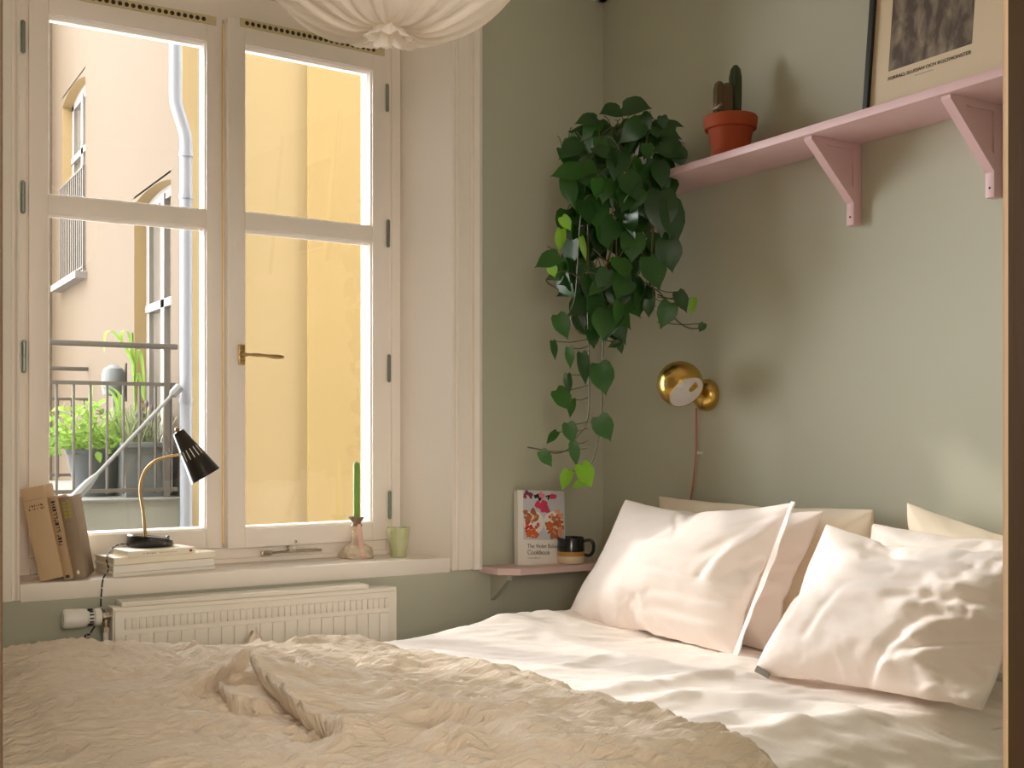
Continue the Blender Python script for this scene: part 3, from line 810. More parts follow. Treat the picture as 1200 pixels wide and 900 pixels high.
b.build('wax_drip', 'waxp', CH)
cb = pc + Vector((0, 0, .128))
b = MB(); ztop = oy(417.5, 541, pc.y).z
b.lathe([(.0105, 0), (.0112, .01), (.0112, ztop - cb.z - .012), (.009, ztop - cb.z - .004), (.002, ztop - cb.z)], cb, seg=16); 
CN = empty('candle', cb, 'tall unlit green candle standing in the stoneware candlestick', 'candle')
b.build('wax', 'green', CN)
b = MB(); b.tube([Vector((cb.x, cb.y, ztop - .003)), Vector((cb.x + .001, cb.y, ztop + .006))], .001, 6); b.build('wick', 'petal', CN)
pg = oz(470, 653, .785)
b = MB(); H_ = .098
b.lathe([(.025, 0), (.027, .002), (.028, H_ * .2), (.0345, H_ * .7), (.038, H_), (.0365, H_), (.033, H_ * .7), (.024, .006), (.002, .005)], pg + Vector((0, .02, 0)), seg=40, mod=lambda a, h: 1 + .025 * math.cos(9 * a) * (1 if .01 < h < H_ - .005 else 0))
tag(b.build('cup', 'cup'), 'small pale green fluted ceramic cup at the right end of the sill', 'cup')

# ================================================================== CORNER SHELF with cookbook and mug
CS = empty('corner_shelf', (-.3, 0, .75), 'small pale pink corner shelf with a rounded end between window and bed', 'shelf')
b = MB()
pts = [(0, 0), (0, -.15), (-.36, -.15), (-.44, -.145), (-.50, -.10), (-.515, -.04), (-.515, 0)]
b.prism(pts, 'z', .728, .750); b.build('board', 'pinkw', CS, angle=30)
b = MB(); b.prism([(0, .728), (-.11, .728), (-.11, .71), (-.02, .64), (0, .63)], 'x', -.47, -.452); b.build('bracket', 'sage', CS, smooth=False)
CB = empty('cookbook', (0, 0, 0), 'white cookbook with pink flowers and pastries on its cover, leaning on the wall', 'cookbook')
bw, bh, bt = .185, .255, .028
b = MB(); b.box(0, bw, 0, .003, 0, bh, .001); b.box(0, bw, bt - .003, bt, 0, bh, .001); b.box(0, .003, 0, bt, 0, bh, .001); b.build('cover', 'ivory', CB)
b = MB(); b.box(.002, bw - .004, .003, bt - .003, .003, bh - .003); b.build('pages', 'paper', CB, smooth=False)
M['cov'] = mat('cover photo ground', srgb(206, 205, 214), .4, var=.06, vscale=30)
M['pk'] = mat('pink petals print', srgb(214, 60, 100), .5, var=.3, vscale=120)
M['pk2'] = mat('light pink print', srgb(236, 130, 150), .5, var=.2, vscale=120)
M['pl'] = mat('plum print', srgb(130, 45, 70), .5, var=.3, vscale=120)
M['bn'] = mat('pastry brown print', srgb(178, 105, 70), .5, var=.35, vscale=160)
M['og'] = mat('orange print', srgb(216, 105, 50), .5, var=.3, vscale=120)
M['rd'] = mat('red print berries', srgb(200, 60, 50), .5, var=.3, vscale=120)
M['pe'] = mat('peach print', srgb(228, 158, 120), .5, var=.25, vscale=120)
b = MB(); b.box(.022, bw - .001, -.0006, 0, .086, bh - .001)
b.mi = 0
r5 = random.Random(9)
def blobs(mi, cx, cz, rx, rz, n, s):
    b.mi = mi
    for k in range(n):
        a = r5.uniform(0, 2 * PI); q = r5.random() ** .5
        x = clampf(cx + rx * q * math.cos(a), .022 + s, bw - s); z = clampf(cz + rz * q * math.sin(a), .086 + s, bh - s)
        s2 = s * r5.uniform(.6, 1.2); m_ = r5.uniform(0, 6)
        b.lathe([(s2, 0), (s2 * .9, .0003 + .0003 * r5.random())], (x, -.0006, z), axis=(0, -1, 0), seg=9, mod=lambda a, h: 1 + .2 * math.sin(3 * a + m_))
b.mi = 9
for (cx_, cz_) in ((.052, .145), (.140, .145)):
    b.lathe([(.040, 0), (.040, .0003)], (cx_ if cx_ > .1 else .062, -.0006, cz_), axis=(0, -1, 0), seg=24, mod=lambda a, h: 1 / math.sqrt(math.cos(a) ** 2 / 1.0 + math.sin(a) ** 2 / .5) if False else 1)
blobs(3, .04, .238, .018, .012, 9, .008)
blobs(1, .092, .205, .020, .012, 10, .011); blobs(1, .105, .185, .014, .014, 8, .009); blobs(8, .085, .236, .02, .012, 8, .006); blobs(2, .098, .243, .014, .008, 6, .009); blobs(1, .135, .236, .012, .01, 5, .008); blobs(8, .12, .23, .012, .01, 4, .005)
blobs(4, .052, .168, .026, .026, 26, .008); blobs(7, .060, .163, .015, .018, 9, .006); blobs(6, .048, .130, .022, .02, 10, .007); blobs(5, .055, .108, .024, .015, 14, .008); blobs(6, .072, .135, .008, .01, 4, .006)
blobs(4, .145, .135, .034, .040, 30, .009); blobs(7, .150, .168, .026, .018, 14, .008); blobs(5, .130, .130, .016, .02, 9, .009); blobs(7, .150, .118, .02, .016, 8, .011); blobs(5, .160, .140, .016, .012, 6, .008)
b.build('cover_photo', ['cov', 'pk', 'pk2', 'pl', 'bn', 'og', 'rd', 'pe', 'black', 'ivory'], CB, smooth=False)
XZ = Matrix(((1, 0, 0, 0), (0, 0, -1, 0), (0, 1, 0, 0), (0, 0, 0, 1)))
def T(x, y, z): return Matrix.Translation((x, y, z))
text_obj('title', 'The Violet Bakery', .0205, T(.036, -.001, .058) @ XZ, 'ink', CB, squeeze=.86)
text_obj('title', 'Cookbook', .0225, T(.036, -.001, .036) @ XZ, 'ink', CB, squeeze=.9)
marks(CB, 21, .038, .085, [.024], -.0005, 'inkl', 1, .004)
CB.rotation_euler = (R(-7), R(3.0), R(-4)); CB.location = (oy(605, 662, -.055).x, -.066, .752)
cm = Vector((-.205, -.095, .750))
MU = empty('mug', cm, 'handmade mug, black glaze over an ochre band and cream foot, beside the cookbook', 'mug')
b = MB(); hm = .090
b.lathe([(.036, 0), (.044, .002), (.0475, .010), (.0475, hm * .30)], cm, seg=32, cap1=False); b.mi = 1
b.lathe([(.0477, hm * .30), (.0472, hm * .47)], cm, seg=32, cap0=False, cap1=False); b.mi = 2
b.lathe([(.0472, hm * .47), (.0465, hm * .98), (.0455, hm), (.0435, hm * .99), (.042, hm * .3), (.03, .012), (.002, .011)], cm, seg=32, cap0=False)
b.build('body', ['mugw', 'mugo', 'mugd'], MU)
b = MB(); hd = (VR * .9 - VF * .2).normalized()
hpts = [cm + hd * .043 + VU * (hm * .86), cm + hd * .066 + VU * (hm * .90), cm + hd * .078 + VU * (hm * .78), cm + hd * .078 + VU * (hm * .5), cm + hd * .066 + VU * (hm * .32), cm + hd * .045 + VU * (hm * .34)]
b.tube(smoothcurve(hpts, 6), .0058, 10); b.build('handle', 'mugd', MU)

# ================================================================== WALL LAMP
WL = empty('wall_lamp', (0, -.56, 1.33), 'polished brass globe wall lamp above the left pillows', 'lamp')
wc = ox(822, 463, -.03); wy, wz = wc.y, wc.z
b = MB(); b.lathe([(.050, 0), (.052, .006), (.050, .02), (.040, .034), (.022, .043), (.004, .046)], (-.0, wy, wz), axis=(-1, 0, 0), seg=32); b.build('wall_plate', 'brass', WL)
sc_ = ox(797, 450, -.155); sr = .071
b = MB(); b.tube([(-.03, wy, wz), (-.09, (wy + sc_.y) / 2, (wz + sc_.z) / 2), sc_ + Vector((.05, .0, .0)) * 1.33], .009, 10); b.build('arm', 'brass', WL)
od_ = (VR * .39 - VF * .65 - VU * .65).normalized()   # opening direction
b = MB(); prof = []
cut = R(56)
for i in range(21):
    th = PI - (PI - cut) * i / 20; prof.append((max(.002, sr * math.sin(th)), sr * math.cos(th)))
b.lathe(prof, sc_, axis=od_, seg=40, cap1=False)
b.mi = 1
prof2 = [(r * .97, h * .97 + .0) for r, h in reversed(prof)]; prof2[0] = (prof[-1][0] * .985, prof[-1][1])
b.lathe(prof2, sc_, axis=od_, seg=40, cap0=False)
b.mi = 0; b.lathe([(prof[-1][0] - .0015, prof[-1][1] - .001), (prof[-1][0] + .001, prof[-1][1] + .0005), (prof[-1][0] - .001, prof[-1][1] + .002)], sc_, axis=od_, seg=40, cap0=False, cap1=False)
M['inner'] = mat('white enamel inside', srgb(246, 242, 240), .35)
b.build('lamp_shade', ['brass', 'inner'], WL, recalc=False)
M['bulb'] = mat('frosted bulb', srgb(245, 245, 242), .3)
b = MB(); b.sphere(sc_ - od_ * .012, .022, 16); b.build('bulb', 'bulb', WL)
b = MB()
cpt = [ox(816, 478, -.012), ox(816, 510, -.008), ox(816, 530, -.008), ox(813, 560, -.008), ox(809, 590, -.008), Vector((-.008, ox(806, 600, -.008).y, .85))]
b.tube(smoothcurve(cpt, 6), .0032, 8); b.build('cord', 'cordp', WL)
cq = ox(819, 531, -.008)
b = MB(); b.box(-.012, 0, cq.y - .010, cq.y + .006, cq.z - .005, cq.z + .005, .002); b.sphere((-.012, cq.y - .006, cq.z), .004, 8); b.build('cord_clip', 'plastic', WL)

# ================================================================== WALL SHELF
SH = empty('wall_shelf', (-.1, -1.3, 1.984), 'long pink wooden shelf on two brackets high on the right wall', 'shelf')
b = MB(); b.box(-.2, 0, Y_F + .1, -.33, 1.984, 2.006, .002)
b.build('board', 'pink', SH)
def bracket(y):
    b = MB(); hw = .013; zb = 1.984
    b.box(-.030, 0, y - hw, y + hw, 1.762, zb, .003)
    b.box(-.175, -.030, y - hw * .97, y + hw * .97, zb - .018, zb, .001)
    b.prism([(-.188, zb - .001), (-.188, zb - .010), (-.030, 1.822), (-.030, 1.862), (-.150, zb - .001)], 'y', y - hw * 1.02, y + hw * 1.02)
    # thin gusset
    b.prism([(-.028, zb - .01), (-.15, zb - .01), (-.028, 1.85)], 'y', y - hw * .5, y + hw * .5)
    b.mi = 1; b.lathe([(.003, 0), (.003, .001)], (-.030, y, 1.785), axis=(-1, 0, 0), seg=8)
    b.build('bracket', ['pink', 'hole'], SH)
bracket(-1.19); bracket(-1.625)

# cactus pot
pcx = ox(856, 181, -.115); pcx = Vector((-.115, pcx.y, 2.006))
CA = empty('potted_cactus', pcx, 'terracotta pot with two small cacti on the pink wall shelf', 'plant')
b = MB(); k = 1.0
b.lathe([(.050, 0), (.056, .003), (.058, .020), (.052, .024), (.002, .024)], pcx, seg=32); b.build('saucer', 'terra', CA)
b = MB(); z0_ = .008
b.lathe([(.044, z0_), (.052, z0_ + .004), (.066, .088), (.076, .090), (.080, .121), (.077, .127), (.070, .125), (.066, .113), (.004, .113)], pcx, seg=36); b.build('pot', 'terra', CA)
b = MB(); b.lathe([(.069, .113), (.002, .117)], pcx, seg=20); b.build('soil', 'soil', CA)
def cactus(c, r, h, m_, ribs, lean):
    b = MB(); prof = [(r * .85, 0), (r * .95, h * .2), (r, h * .5), (r * .97, h * .8), (r * .75, h * .93), (r * .35, h * .985), (.001, h)]
    b.lathe(prof, c, axis=lean, seg=ribs * 4, mod=lambda a, hh: 1 + .12 * math.cos(ribs * a)); return b.build('cactus', m_, CA)
cactus(pcx + VR * .016 + VU * .10 + VF * .02, .0175, .19, 'cactus', 8, (0.02, 0, 1))
cactus(pcx - VR * .033 + VU * .10, .017, .135, 'cactusb', 7, (0, 0, 1))
cactus(pcx - VR * .009 + VU * .10 + VF * .006, .0165, .132, 'cactusb', 7, (0.0, 0, 1))
b = MB()
fc = pcx - VR * .056 - VF * .040 + VU * .140
for k in range(26):
    a = 2 * PI * k / 26 + rnd.uniform(-.1, .1); up = rnd.uniform(.1, .9)
    blade(b, fc, (math.cos(a), math.sin(a), up), rnd.uniform(.022, .034), .0030, .2, 3)
b.build('flower', 'petal', CA, smooth=False)

# framed poster, standing on the shelf, leaning on the wall
fy0 = ox(1018, 127, -.10).y
PF = empty('framed_poster', (-.1, fy0 - .3, 2.006), 'black framed poster with a dark photograph leaning on the pink shelf', 'picture')
fw, fh = .62, .80
leanf = R(5.5)
def pfx(p):   # local (u right=-y, v up, n out) -> world
    u, n_, v = p.x, p.y, p.z
    x = -.105 + v * math.sin(leanf) - n_ * math.cos(leanf); z = 2.007 + v * math.cos(leanf) + n_ * math.sin(leanf)
    return Vector((x, fy0 - u, z))
b = MB(); b.box(0, .016, 0, .022, 0, fh, .001); b.box(fw - .016, fw, 0, .022, 0, fh, .001); b.box(.016, fw - .016, 0, .022, fh - .016, fh, .001); b.box(.016, fw - .016, 0, .022, 0, .006, .001); b.build('frame', 'blackm', PF, xform=pfx)
b = MB(); b.box(.014, fw - .014, .004, .012, .004, fh - .014); b.build('poster', 'fpaper', PF, smooth=False, xform=pfx)
pa_ = ox(1048, 86, -.085); pb_ = ox(1146, 54, -.085)
u0 = fy0 - pa_.y; u1 = fy0 - pb_.y; v0 = pa_.z - 2.007
b = MB(); b.box(u0, u1, .012, .0126, v0, v0 + .44); b.build('photograph', 'photo', PF, smooth=False, xform=pfx)
mt = Matrix(((0, math.sin(leanf), -math.cos(leanf), 0), (-1, 0, 0, 0), (0, math.cos(leanf), math.sin(leanf), 0), (0, 0, 0, 1)))
def pmt(u, v): return Matrix.Translation(pfx(Vector((u, .0128, v)))) @ mt
text_obj('caption', 'FORRAD, SLUSSAN OCH KOSTMONSTER', .0130, pmt(u0, v0 - .024), 'ink', PF, squeeze=(u1 - u0 - .004) / .235)
b = MB()
r7 = random.Random(3)
for k in range(14): b.box(u0 + .085 + k * .004, u0 + .0875 + k * .004, .0124, .0128, v0 - .034, v0 - .032)
b.build('small_print', 'inkl', PF, smooth=False, xform=pfx)

# ================================================================== POTHOS
PO = empty('pothos', (-.11, -.45, 2.006), 'large trailing pothos with dark heart-shaped leaves hanging in the corner', 'plant')
b = MB(); b.lathe([(.05, 0), (.065, .002), (.085, .12), (.09, .12), (.09, .135), (.08, .135), (.075, .11), (.002, .11)], (-.11, -.45, 2.006), seg=28); b.build('pot', 'plastic', PO)
leafb = {'leafd': MB(), 'leafm': MB(), 'leafl': MB()}
LS = [(0, .0), (.02, .26), (.12, .42), (.30, .50), (.50, .46), (.68, .30), (.82, .14), (.91, .05), (1.0, 0)]
def leaf(key, p, d, nrm, L, wf=1.0, curl=.25, fold=.25):
    """heart-shaped leaf: base p, axis d, facing nrm"""
    b = leafb[key]; d = Vector(d).normalized(); nrm = Vector(nrm)
    nrm = (nrm - d * nrm.dot(d)).normalized(); s = d.cross(nrm).normalized()
    rows = []
    for (t, w) in LS:
        z = -curl * L * t * t
        cpt_ = Vector(p) + d * (L * t) + nrm * z
        row = []
        for q in (-1, -.5, 0, .5, 1):
            back = -.10 * L * (abs(q) ** 1.5) if t < .15 else 0
            off = s * (q * w * L * .92 * wf) + nrm * (fold * abs(q) * w * L * .6 - (.10 * L * q * q * w)) + d * back
            row.append(b.v(cpt_ + off) if w > 0 or q == 0 else None)
        rows.append(row)
    for i in range(len(rows) - 1):
        A, Bb = rows[i], rows[i + 1]
        for k in range(4):
            vs = [A[k] or A[2], A[k + 1] or A[2], Bb[k + 1] or Bb[2], Bb[k] or Bb[2]]
            u = []
            for v_ in vs:
                if v_ not in u: u.append(v_)
            if len(u) >= 3: b.face(u)
stems = MB()
def px2m(px, depth): return px * depth / FPX
def cleaf(key, x, y, size, ang=0, depth=3.60, tilt=0, wf=1.0, curl=.22, yaw=0):
    """leaf centre at pixel (x,y), tip pointing down rotated by ang degrees (positive = to the right)"""
    L = px2m(size, depth); a = R(ang)
    d = (-VU * math.cos(a) + VR * math.sin(a)) * math.cos(R(tilt)) - VF * math.sin(R(tilt))
    nrm = (-VF * math.cos(R(yaw)) + VR * math.sin(R(yaw))) + VU * .35
    c = od(x, y, depth) - d * (L * .5)
    leaf(key, c, d, nrm, L, wf, curl, .28)
    return c
rp = random.Random(77)
bounds = [(122, 705, 775), (140, 680, 795), (165, 655, 803), (200, 650, 805), (240, 658, 800), (280, 640, 800), (310, 632, 795), (340, 645, 795), (372, 668, 770), (395, 690, 745)]
def xr(y):
    for i in range(len(bounds) - 1):
        if bounds[i][0] <= y <= bounds[i + 1][0]:
            t = (y - bounds[i][0]) / (bounds[i + 1][0] - bounds[i][0])
            return (bounds[i][1] + t * (bounds[i + 1][1] - bounds[i][1]), bounds[i][2] + t * (bounds[i + 1][2] - bounds[i][2]))
    return (700, 760)
for i in range(185):
    y = 148 + (388 - 148) * rp.random() ** 1.05
    a, c = xr(y); x = rp.uniform(a + 14, c - (26 if y > 225 else 16))
    edge = min(x - a, c - x) / (c - a)
    depth = 3.72 - .30 * min(1, edge * 2.6) * rp.random() - (.03 if y < 250 else 0)
    if x > 765: depth = min(depth, 3.55)
    ang_ = rp.gauss(0, 28) + (x - 730) * .15
    sz = rp.uniform(22, 40)
    key = 'leafd' if rp.random() < .6 else 'leafm'
    if y < 165: ang_ += (x - 735) * 1.1; tl = rp.uniform(20, 60)
    else: tl = rp.uniform(-5, 35)
    pbase = cleaf(key, x, y, sz, ang_, depth, tl, rp.uniform(.8, 1.02), rp.uniform(.1, .5), rp.gauss(0, 42))
    q2 = od(x + rp.uniform(-14, 14), y - rp.uniform(18, 40), depth + .05)
    if y > 160: stems.tube(smoothcurve([pbase, (pbase + q2) / 2 + VU * .012, q2], 3), .0016, 4)
# the crown leaves and silhouettes
for (x, y, s, an, k, ti, wf) in [(745, 124, 42, 80, 'leafd', 45, .8), (716, 129, 34, -75, 'leafd', 40, .8), (688, 140, 36, -72, 'leafd', 40, .6), (757, 143, 22, 30, 'leafd', 10, 1), (777, 143, 15, 10, 'leafd', 0, 1), (792, 145, 22, 75, 'leafd', 20, .5),
        (667, 175, 34, -50, 'leafd', 20, .8), (664, 201, 40, -80, 'leafm', 20, .75), (668, 226, 40, 12, 'leafm', 10, .6), (790, 175, 38, 60, 'leafd', 20, .9), (797, 185, 24, 20, 'leafd', 10, 1), (775, 205, 34, 10, 'leafd', 5, .8),
        (664, 262, 20, 35, 'leafl', 5, .8), (656, 282, 28, -8, 'leafl', 5, .55), (684, 292, 30, 12, 'leafl', 5, .3), (640, 305, 32, -65, 'leafm', 10, .8), (648, 318, 16, 20, 'leafl', 0, .9), (720, 230, 34, -10, 'leafm', 10, .5), (733, 270, 44, -5, 'leafm', 10, .6),
        (775, 250, 56, 0, 'leafd', 10, .8), (790, 262, 56, 10, 'leafd', 5, .6), (785, 300, 40, 10, 'leafd', 5, .9), (768, 320, 42, 20, 'leafm', 5, .9), (700, 250, 44, 5, 'leafm', 15, .8),
        (660, 383, 32, 25, 'leafm', 5, .75), (650, 411, 24, 12, 'leafd', 0, .45), (668, 420, 26, 5, 'leafm', 0, .5), (695, 398, 24, 15, 'leafd', 0, .7), (685, 433, 40, 10, 'leafd', 0, .45), (707, 445, 40, 15, 'leafm', 0, .85),
        (666, 451, 26, 5, 'leafd', 0, .45), (662, 469, 32, 40, 'leafm', 5, .8), (669, 479, 24, -10, 'leafm', 0, .5), (669, 508, 26, 15, 'leafm', 5, .8), (646, 513, 20, -45, 'leafm', 0, .6), (641, 538, 24, 35, 'leafm', 0, .7),
        (674, 533, 30, 10, 'leafm', 0, .5), (662, 563, 26, -20, 'leafl', 5, .65), (688, 558, 32, 28, 'leafl', 5, .85), (677, 568, 18, -70, 'leafl', 5, .6), (709, 503, 34, 28, 'leafm', 0, .85), (719, 404, 16, -70, 'leafd', 0, .6), (727, 407, 18, 10, 'leafd', 0, .6),
        (724, 382, 50, 25, 'leafd', 5, .65), (683, 358, 44, -70, 'leafd', 20, .7), (695, 335, 44, -20, 'leafd', 15, .9), (780, 370, 34, -20, 'leafm', 5, .8), (800, 354, 28, 25, 'leafd', 5, .7), (811, 360, 22, -10, 'leafl', 0, .5), (822, 384, 12, -30, 'leafm', 0, .9), (760, 362, 22, 0, 'leafd', 0, .7), (743, 345, 34, -10, 'leafd', 5, .8)]:
    dd = 3.50 if x > 760 else 3.54
    pbase = cleaf(k, x, y, s * .98, an, dd, ti, wf, .18, rp.gauss(0, 10))
    if y > 340:
        # petiole to the nearest vine
        vx = 705 if x > 697 else 689
        if x > 750: vx = 770
        q2 = od(vx, y - s * .55, 3.56)
        stems.tube(smoothcurve([pbase, (pbase + q2) / 2 - VU * .006, q2], 3), .0014, 4)
for path in ([(706, 330), (707, 395), (705, 440), (705, 490), (697, 532), (690, 548)], [(688, 340), (690, 420), (690, 480), (685, 500), (676, 512), (665, 527), (650, 531), (634, 527), (618, 524)],
             [(668, 365), (672, 382), (684, 392), (706, 390)], [(760, 335), (775, 345), (790, 372), (806, 384), (822, 385)], [(770, 345), (785, 350), (800, 345)], [(690, 330), (660, 318), (640, 328), (655, 340)],
             [(720, 200), (722, 300), (712, 380)], [(760, 190), (765, 280), (765, 350)], [(690, 190), (680, 260), (675, 340), (668, 368)]):
    stems.tube(smoothcurve([od(x, y, 3.56) for x, y in path], 6), .0022, 6)
stems.tube(smoothcurve([(-.14, -.47, 2.10), (-.2, -.45, 2.16), (-.24, -.43, 2.10), od(730, 230, 3.6), od(707, 330, 3.58)], 6), .004, 6)
stems.tube(smoothcurve([(-.10, -.42, 2.10), (-.2, -.36, 2.15), (-.28, -.37, 2.08), od(690, 230, 3.62), od(690, 345, 3.57)], 6), .004, 6)
stems.tube(smoothcurve([(-.12, -.48, 2.10), (-.2, -.52, 2.14), (-.22, -.54, 2.08), od(765, 260, 3.52), od(762, 335, 3.54)], 6), .004, 6)
for k in leafb: leafb[k].build('foliage', k, PO, angle=60, recalc=False)
stems.build('vines', 'stem', PO)

# ================================================================== PENDANT
pb_ = od(455, 50, 1.95)
PE = empty('pendant_lamp', (pb_.x, pb_.y, Z_C), 'gathered cream gauze globe pendant lamp hanging above the bed', 'lamp')
b = MB(); RR = .262; cz = pb_.z + RR * .86
seg = 180; rings = []
fr = random.Random(4); ph = [fr.uniform(0, 6.28) for _ in range(8)]
def pleat(a): return .5 * math.sin(23 * a + ph[0] + 1.2 * math.sin(3 * a + ph[1])) + .35 * math.sin(41 * a + ph[2] + .9 * math.sin(5 * a + ph[3])) + .2 * math.sin(67 * a + ph[4])
for i in range(46):
    th = PI * (.032 + .95 * i / 45)        # from bottom pole up
    ring = []
    for k_ in range(seg):
        a = 2 * PI * k_ / seg
        w = math.exp(-((th) / .55) ** 2) + .12
        r0 = RR * math.sin(th); z = -RR * .84 * math.cos(th)
        z += .022 * math.exp(-(th / .22) ** 2)     # dimple at the gather
        dr = pleat(a) * .011 * w * min(1, r0 / .06) * (1 + .4 * math.sin(2 * a + ph[5]))
        # swagged folds hanging between pleats
        sw = .006 * math.sin(9 * a + ph[6] + 3 * th) * math.sin(th) ** 2
        rr = r0 + (dr + sw) * math.sin(th) ; zz = z - (dr + sw) * math.cos(th)
        ring.append(b.v(pb_.x + rr * math.cos(a), pb_.y + rr * math.sin(a), cz + zz))
    rings.append(ring)
for i in range(len(rings) - 1):
    for k_ in range(seg): b.face([rings[i][k_], rings[i][(k_ + 1) % seg], rings[i + 1][(k_ + 1) % seg], rings[i + 1][k_]])
b.build('lamp_shade', 'shade', PE, angle=180)
b = MB()   # ruffle below the gather
zb = rings_z = cz - RR * .84 + .024
ring_p = []
for (r0, dz) in ((.026, .006), (.022, -.002), (.026, -.012), (.033, -.020), (.038, -.024)):
    ring_p.append([b.v(pb_.x + r0 * (1 + .13 * math.sin(11 * a_ + 1) * (-dz / .02)) * math.cos(a_), pb_.y + r0 * (1 + .13 * math.sin(11 * a_ + 1) * (-dz / .02)) * math.sin(a_), zb + dz + .003 * math.sin(7 * a_)) for a_ in [2 * PI * j / 64 for j in range(64)]])
for i in range(len(ring_p) - 1):
    for j in range(64): b.face([ring_p[i][j], ring_p[i][(j + 1) % 64], ring_p[i + 1][(j + 1) % 64], ring_p[i + 1][j]])
b.build('ruffle', 'shade', PE, angle=180)
b = MB(); b.tube([(pb_.x, pb_.y, cz + RR * .8), (pb_.x, pb_.y, Z_C)], .003, 8); b.lathe([(.045, -.03), (.04, -.002), (.04, 0)], (pb_.x, pb_.y, Z_C), seg=20); b.build('cord', 'plastic', PE)

# ================================================================== BED
BY0, BY1 = -.30, -1.86
BE = empty('bed', (-1.1, -1.08, 0), 'double bed with a white mattress under the duvet', 'bed')
b = MB(); b.box(-2.2, -.04, BY1 + .03, BY0 - .03, .34, .575, .04); b.build('mattress', 'mattress', BE)
b = MB(); b.box(-2.22, -.03, BY1 + .02, BY0 - .02, .14, .34, .01); b.build('bed_base', 'tan2', BE)
for xx in (-2.1, -.15):
    for yy in (BY0 - .12, BY1 + .12):
        b = MB(); b.lathe([(.022, 0), (.028, .14)], (xx, yy, 0), seg=14); b.build('leg', 'brown', BE)

def fbm(x, y, z=0, o=4):
    v = 0; a = .5; f = 1
    for _ in range(o):
        v += a * noise.noise(Vector((x * f, y * f, z + f * 3.1))); a *= .5; f *= 2.03
    return v
def ridged(x, y, z=0, o=3):
    v = 0; a = .5; f = 1
    for _ in range(o):
        v += a * (1 - 2.2 * abs(noise.noise(Vector((x * f, y * f, z + f * 5.7))))); a *= .5; f *= 2.1
    return v
def polydist(poly, x, y):
    """signed distance (left positive) and parameter 0..1 along polyline"""
    best = 1e9; res = (1e9, 0)
    n = len(poly) - 1
    for i in range(n):
        ax_, ay_ = poly[i]; bx_, by_ = poly[i + 1]
        dx, dy = bx_ - ax_, by_ - ay_; l2 = dx * dx + dy * dy
        t = clampf(((x - ax_) * dx + (y - ay_) * dy) / l2)
        qx, qy = ax_ + t * dx, ay_ + t * dy; d = math.hypot(x - qx, y - qy)
        if d < best:
            best = d; s = 1 if dx * (y - ay_) - dy * (x - ax_) > 0 else -1
            res = (d * s, (i + t) / n)
    return res
def mkridge(pxs, z, h, wl, wr, t0=.0, t1=.0):
    """pxs pixel polyline; wl / wr widths left / right (m); t0,t1 end tapers"""
    poly = [(oz(x, y, z).x, oz(x, y, z).y) for x, y in pxs]
    m_ = max(wl, wr) * 2.6
    bb = (min(p[0] for p in poly) - m_, max(p[0] for p in poly) + m_, min(p[1] for p in poly) - m_, max(p[1] for p in poly) + m_)
    return (poly, h, wl, wr, bb, t0, t1)
def rsum(ridges, x, y):
    v = 0
    for (poly, h, wl, wr, bb, t0, t1) in ridges:
        if x < bb[0] or x > bb[1] or y < bb[2] or y > bb[3]: continue
        s, t = polydist(poly, x, y)
        w = wl if s > 0 else wr
        e = math.exp(-(abs(s) / w) ** 1.7)
        k = 1.0
        if t0: k *= sstep(-.02, t0, t)
        if t1: k *= sstep(1.02, 1 - t1, t)
        v += h * k * e
    return v

def rshift(ridges, x, y):
    sx = sy = 0
    for (poly, h, wl, wr, bb, t0, t1) in ridges:
        if max(wl, wr) < 3 * min(wl, wr) or x < bb[0] or x > bb[1] or y < bb[2] or y > bb[3]: continue
        s, t = polydist(poly, x, y)
        w = wl if s > 0 else wr
        e = math.exp(-(abs(s) / max(w, .02)) ** 1.7) * h
        if t0: e *= sstep(-.02, t0, t)
        if t1: e *= sstep(1.02, 1 - t1, t)
        i = min(int(t * (len(poly) - 1)), len(poly) - 2)
        dx = poly[i + 1][0] - poly[i][0]; dy = poly[i + 1][1] - poly[i][1]; l = math.hypot(dx, dy)
        sg = -1 if wr < wl else 1          # towards the steep side
        sx += -dy / l * sg * e * 1.05; sy += dx / l * sg * e * 1.05
    return sx, sy
def duvet_base(x, y):
    z = .600 + .045 * sstep(-1.15, -.55, x) * sstep(-.75, -.38, y)
    far = sstep(BY0 + .02, BY0 - .16, y)       # 0 at far edge -> 1 inside
    near = sstep(BY1 - .12, BY1 + .22, y)
    z -= (1 - far) * .045 + (1 - near) ** 1.5 * .10
    return z
duv_r = [mkridge([(560, 722), (640, 735), (760, 768), (840, 785)], .64, .012, .05, .04, .2, .3),
         mkridge([(640, 800), (760, 790), (860, 775), (930, 795)], .64, .016, .05, .03, .3, .3),
         mkridge([(700, 815), (820, 800), (960, 815), (1040, 830)], .64, .018, .05, .03, .3, .3),
         mkridge([(760, 845), (860, 820), (1000, 845)], .64, .012, .04, .03, .3, .3),
         mkridge([(820, 860), (960, 835), (1100, 822), (1160, 815)], .63, .02, .06, .035, .3, .2),
         mkridge([(620, 770), (720, 758), (830, 772)], .64, .010, .035, .03, .3, .3),
         mkridge([(880, 880), (1010, 850), (1160, 835)], .62, .012, .05, .04, .3, .2),
         mkridge([(660, 715), (620, 712), (560, 722)], .66, .012, .03, .03, .3, .3)]
DR_ = R(28)
def duvet_h(x, y):
    u = x * C - y * S; v = x * S + y * C          # u: picture right, v: depth
    z = duvet_base(x, y) + rsum(duv_r, x, y)
    wx = fbm(x * 2.5, y * 2.5, 3) * .12
    z += .012 * fbm(u * 2.2, v * 4.0, 7)
    z += .0125 * ridged((u + wx) * 2.6, (v + wx) * 8.0 + .6 * u, 11, 4)
    z += .0050 * ridged((u + wx) * 9.0, (v + wx) * 24.0 + 3 * u, 15, 3)
    return z
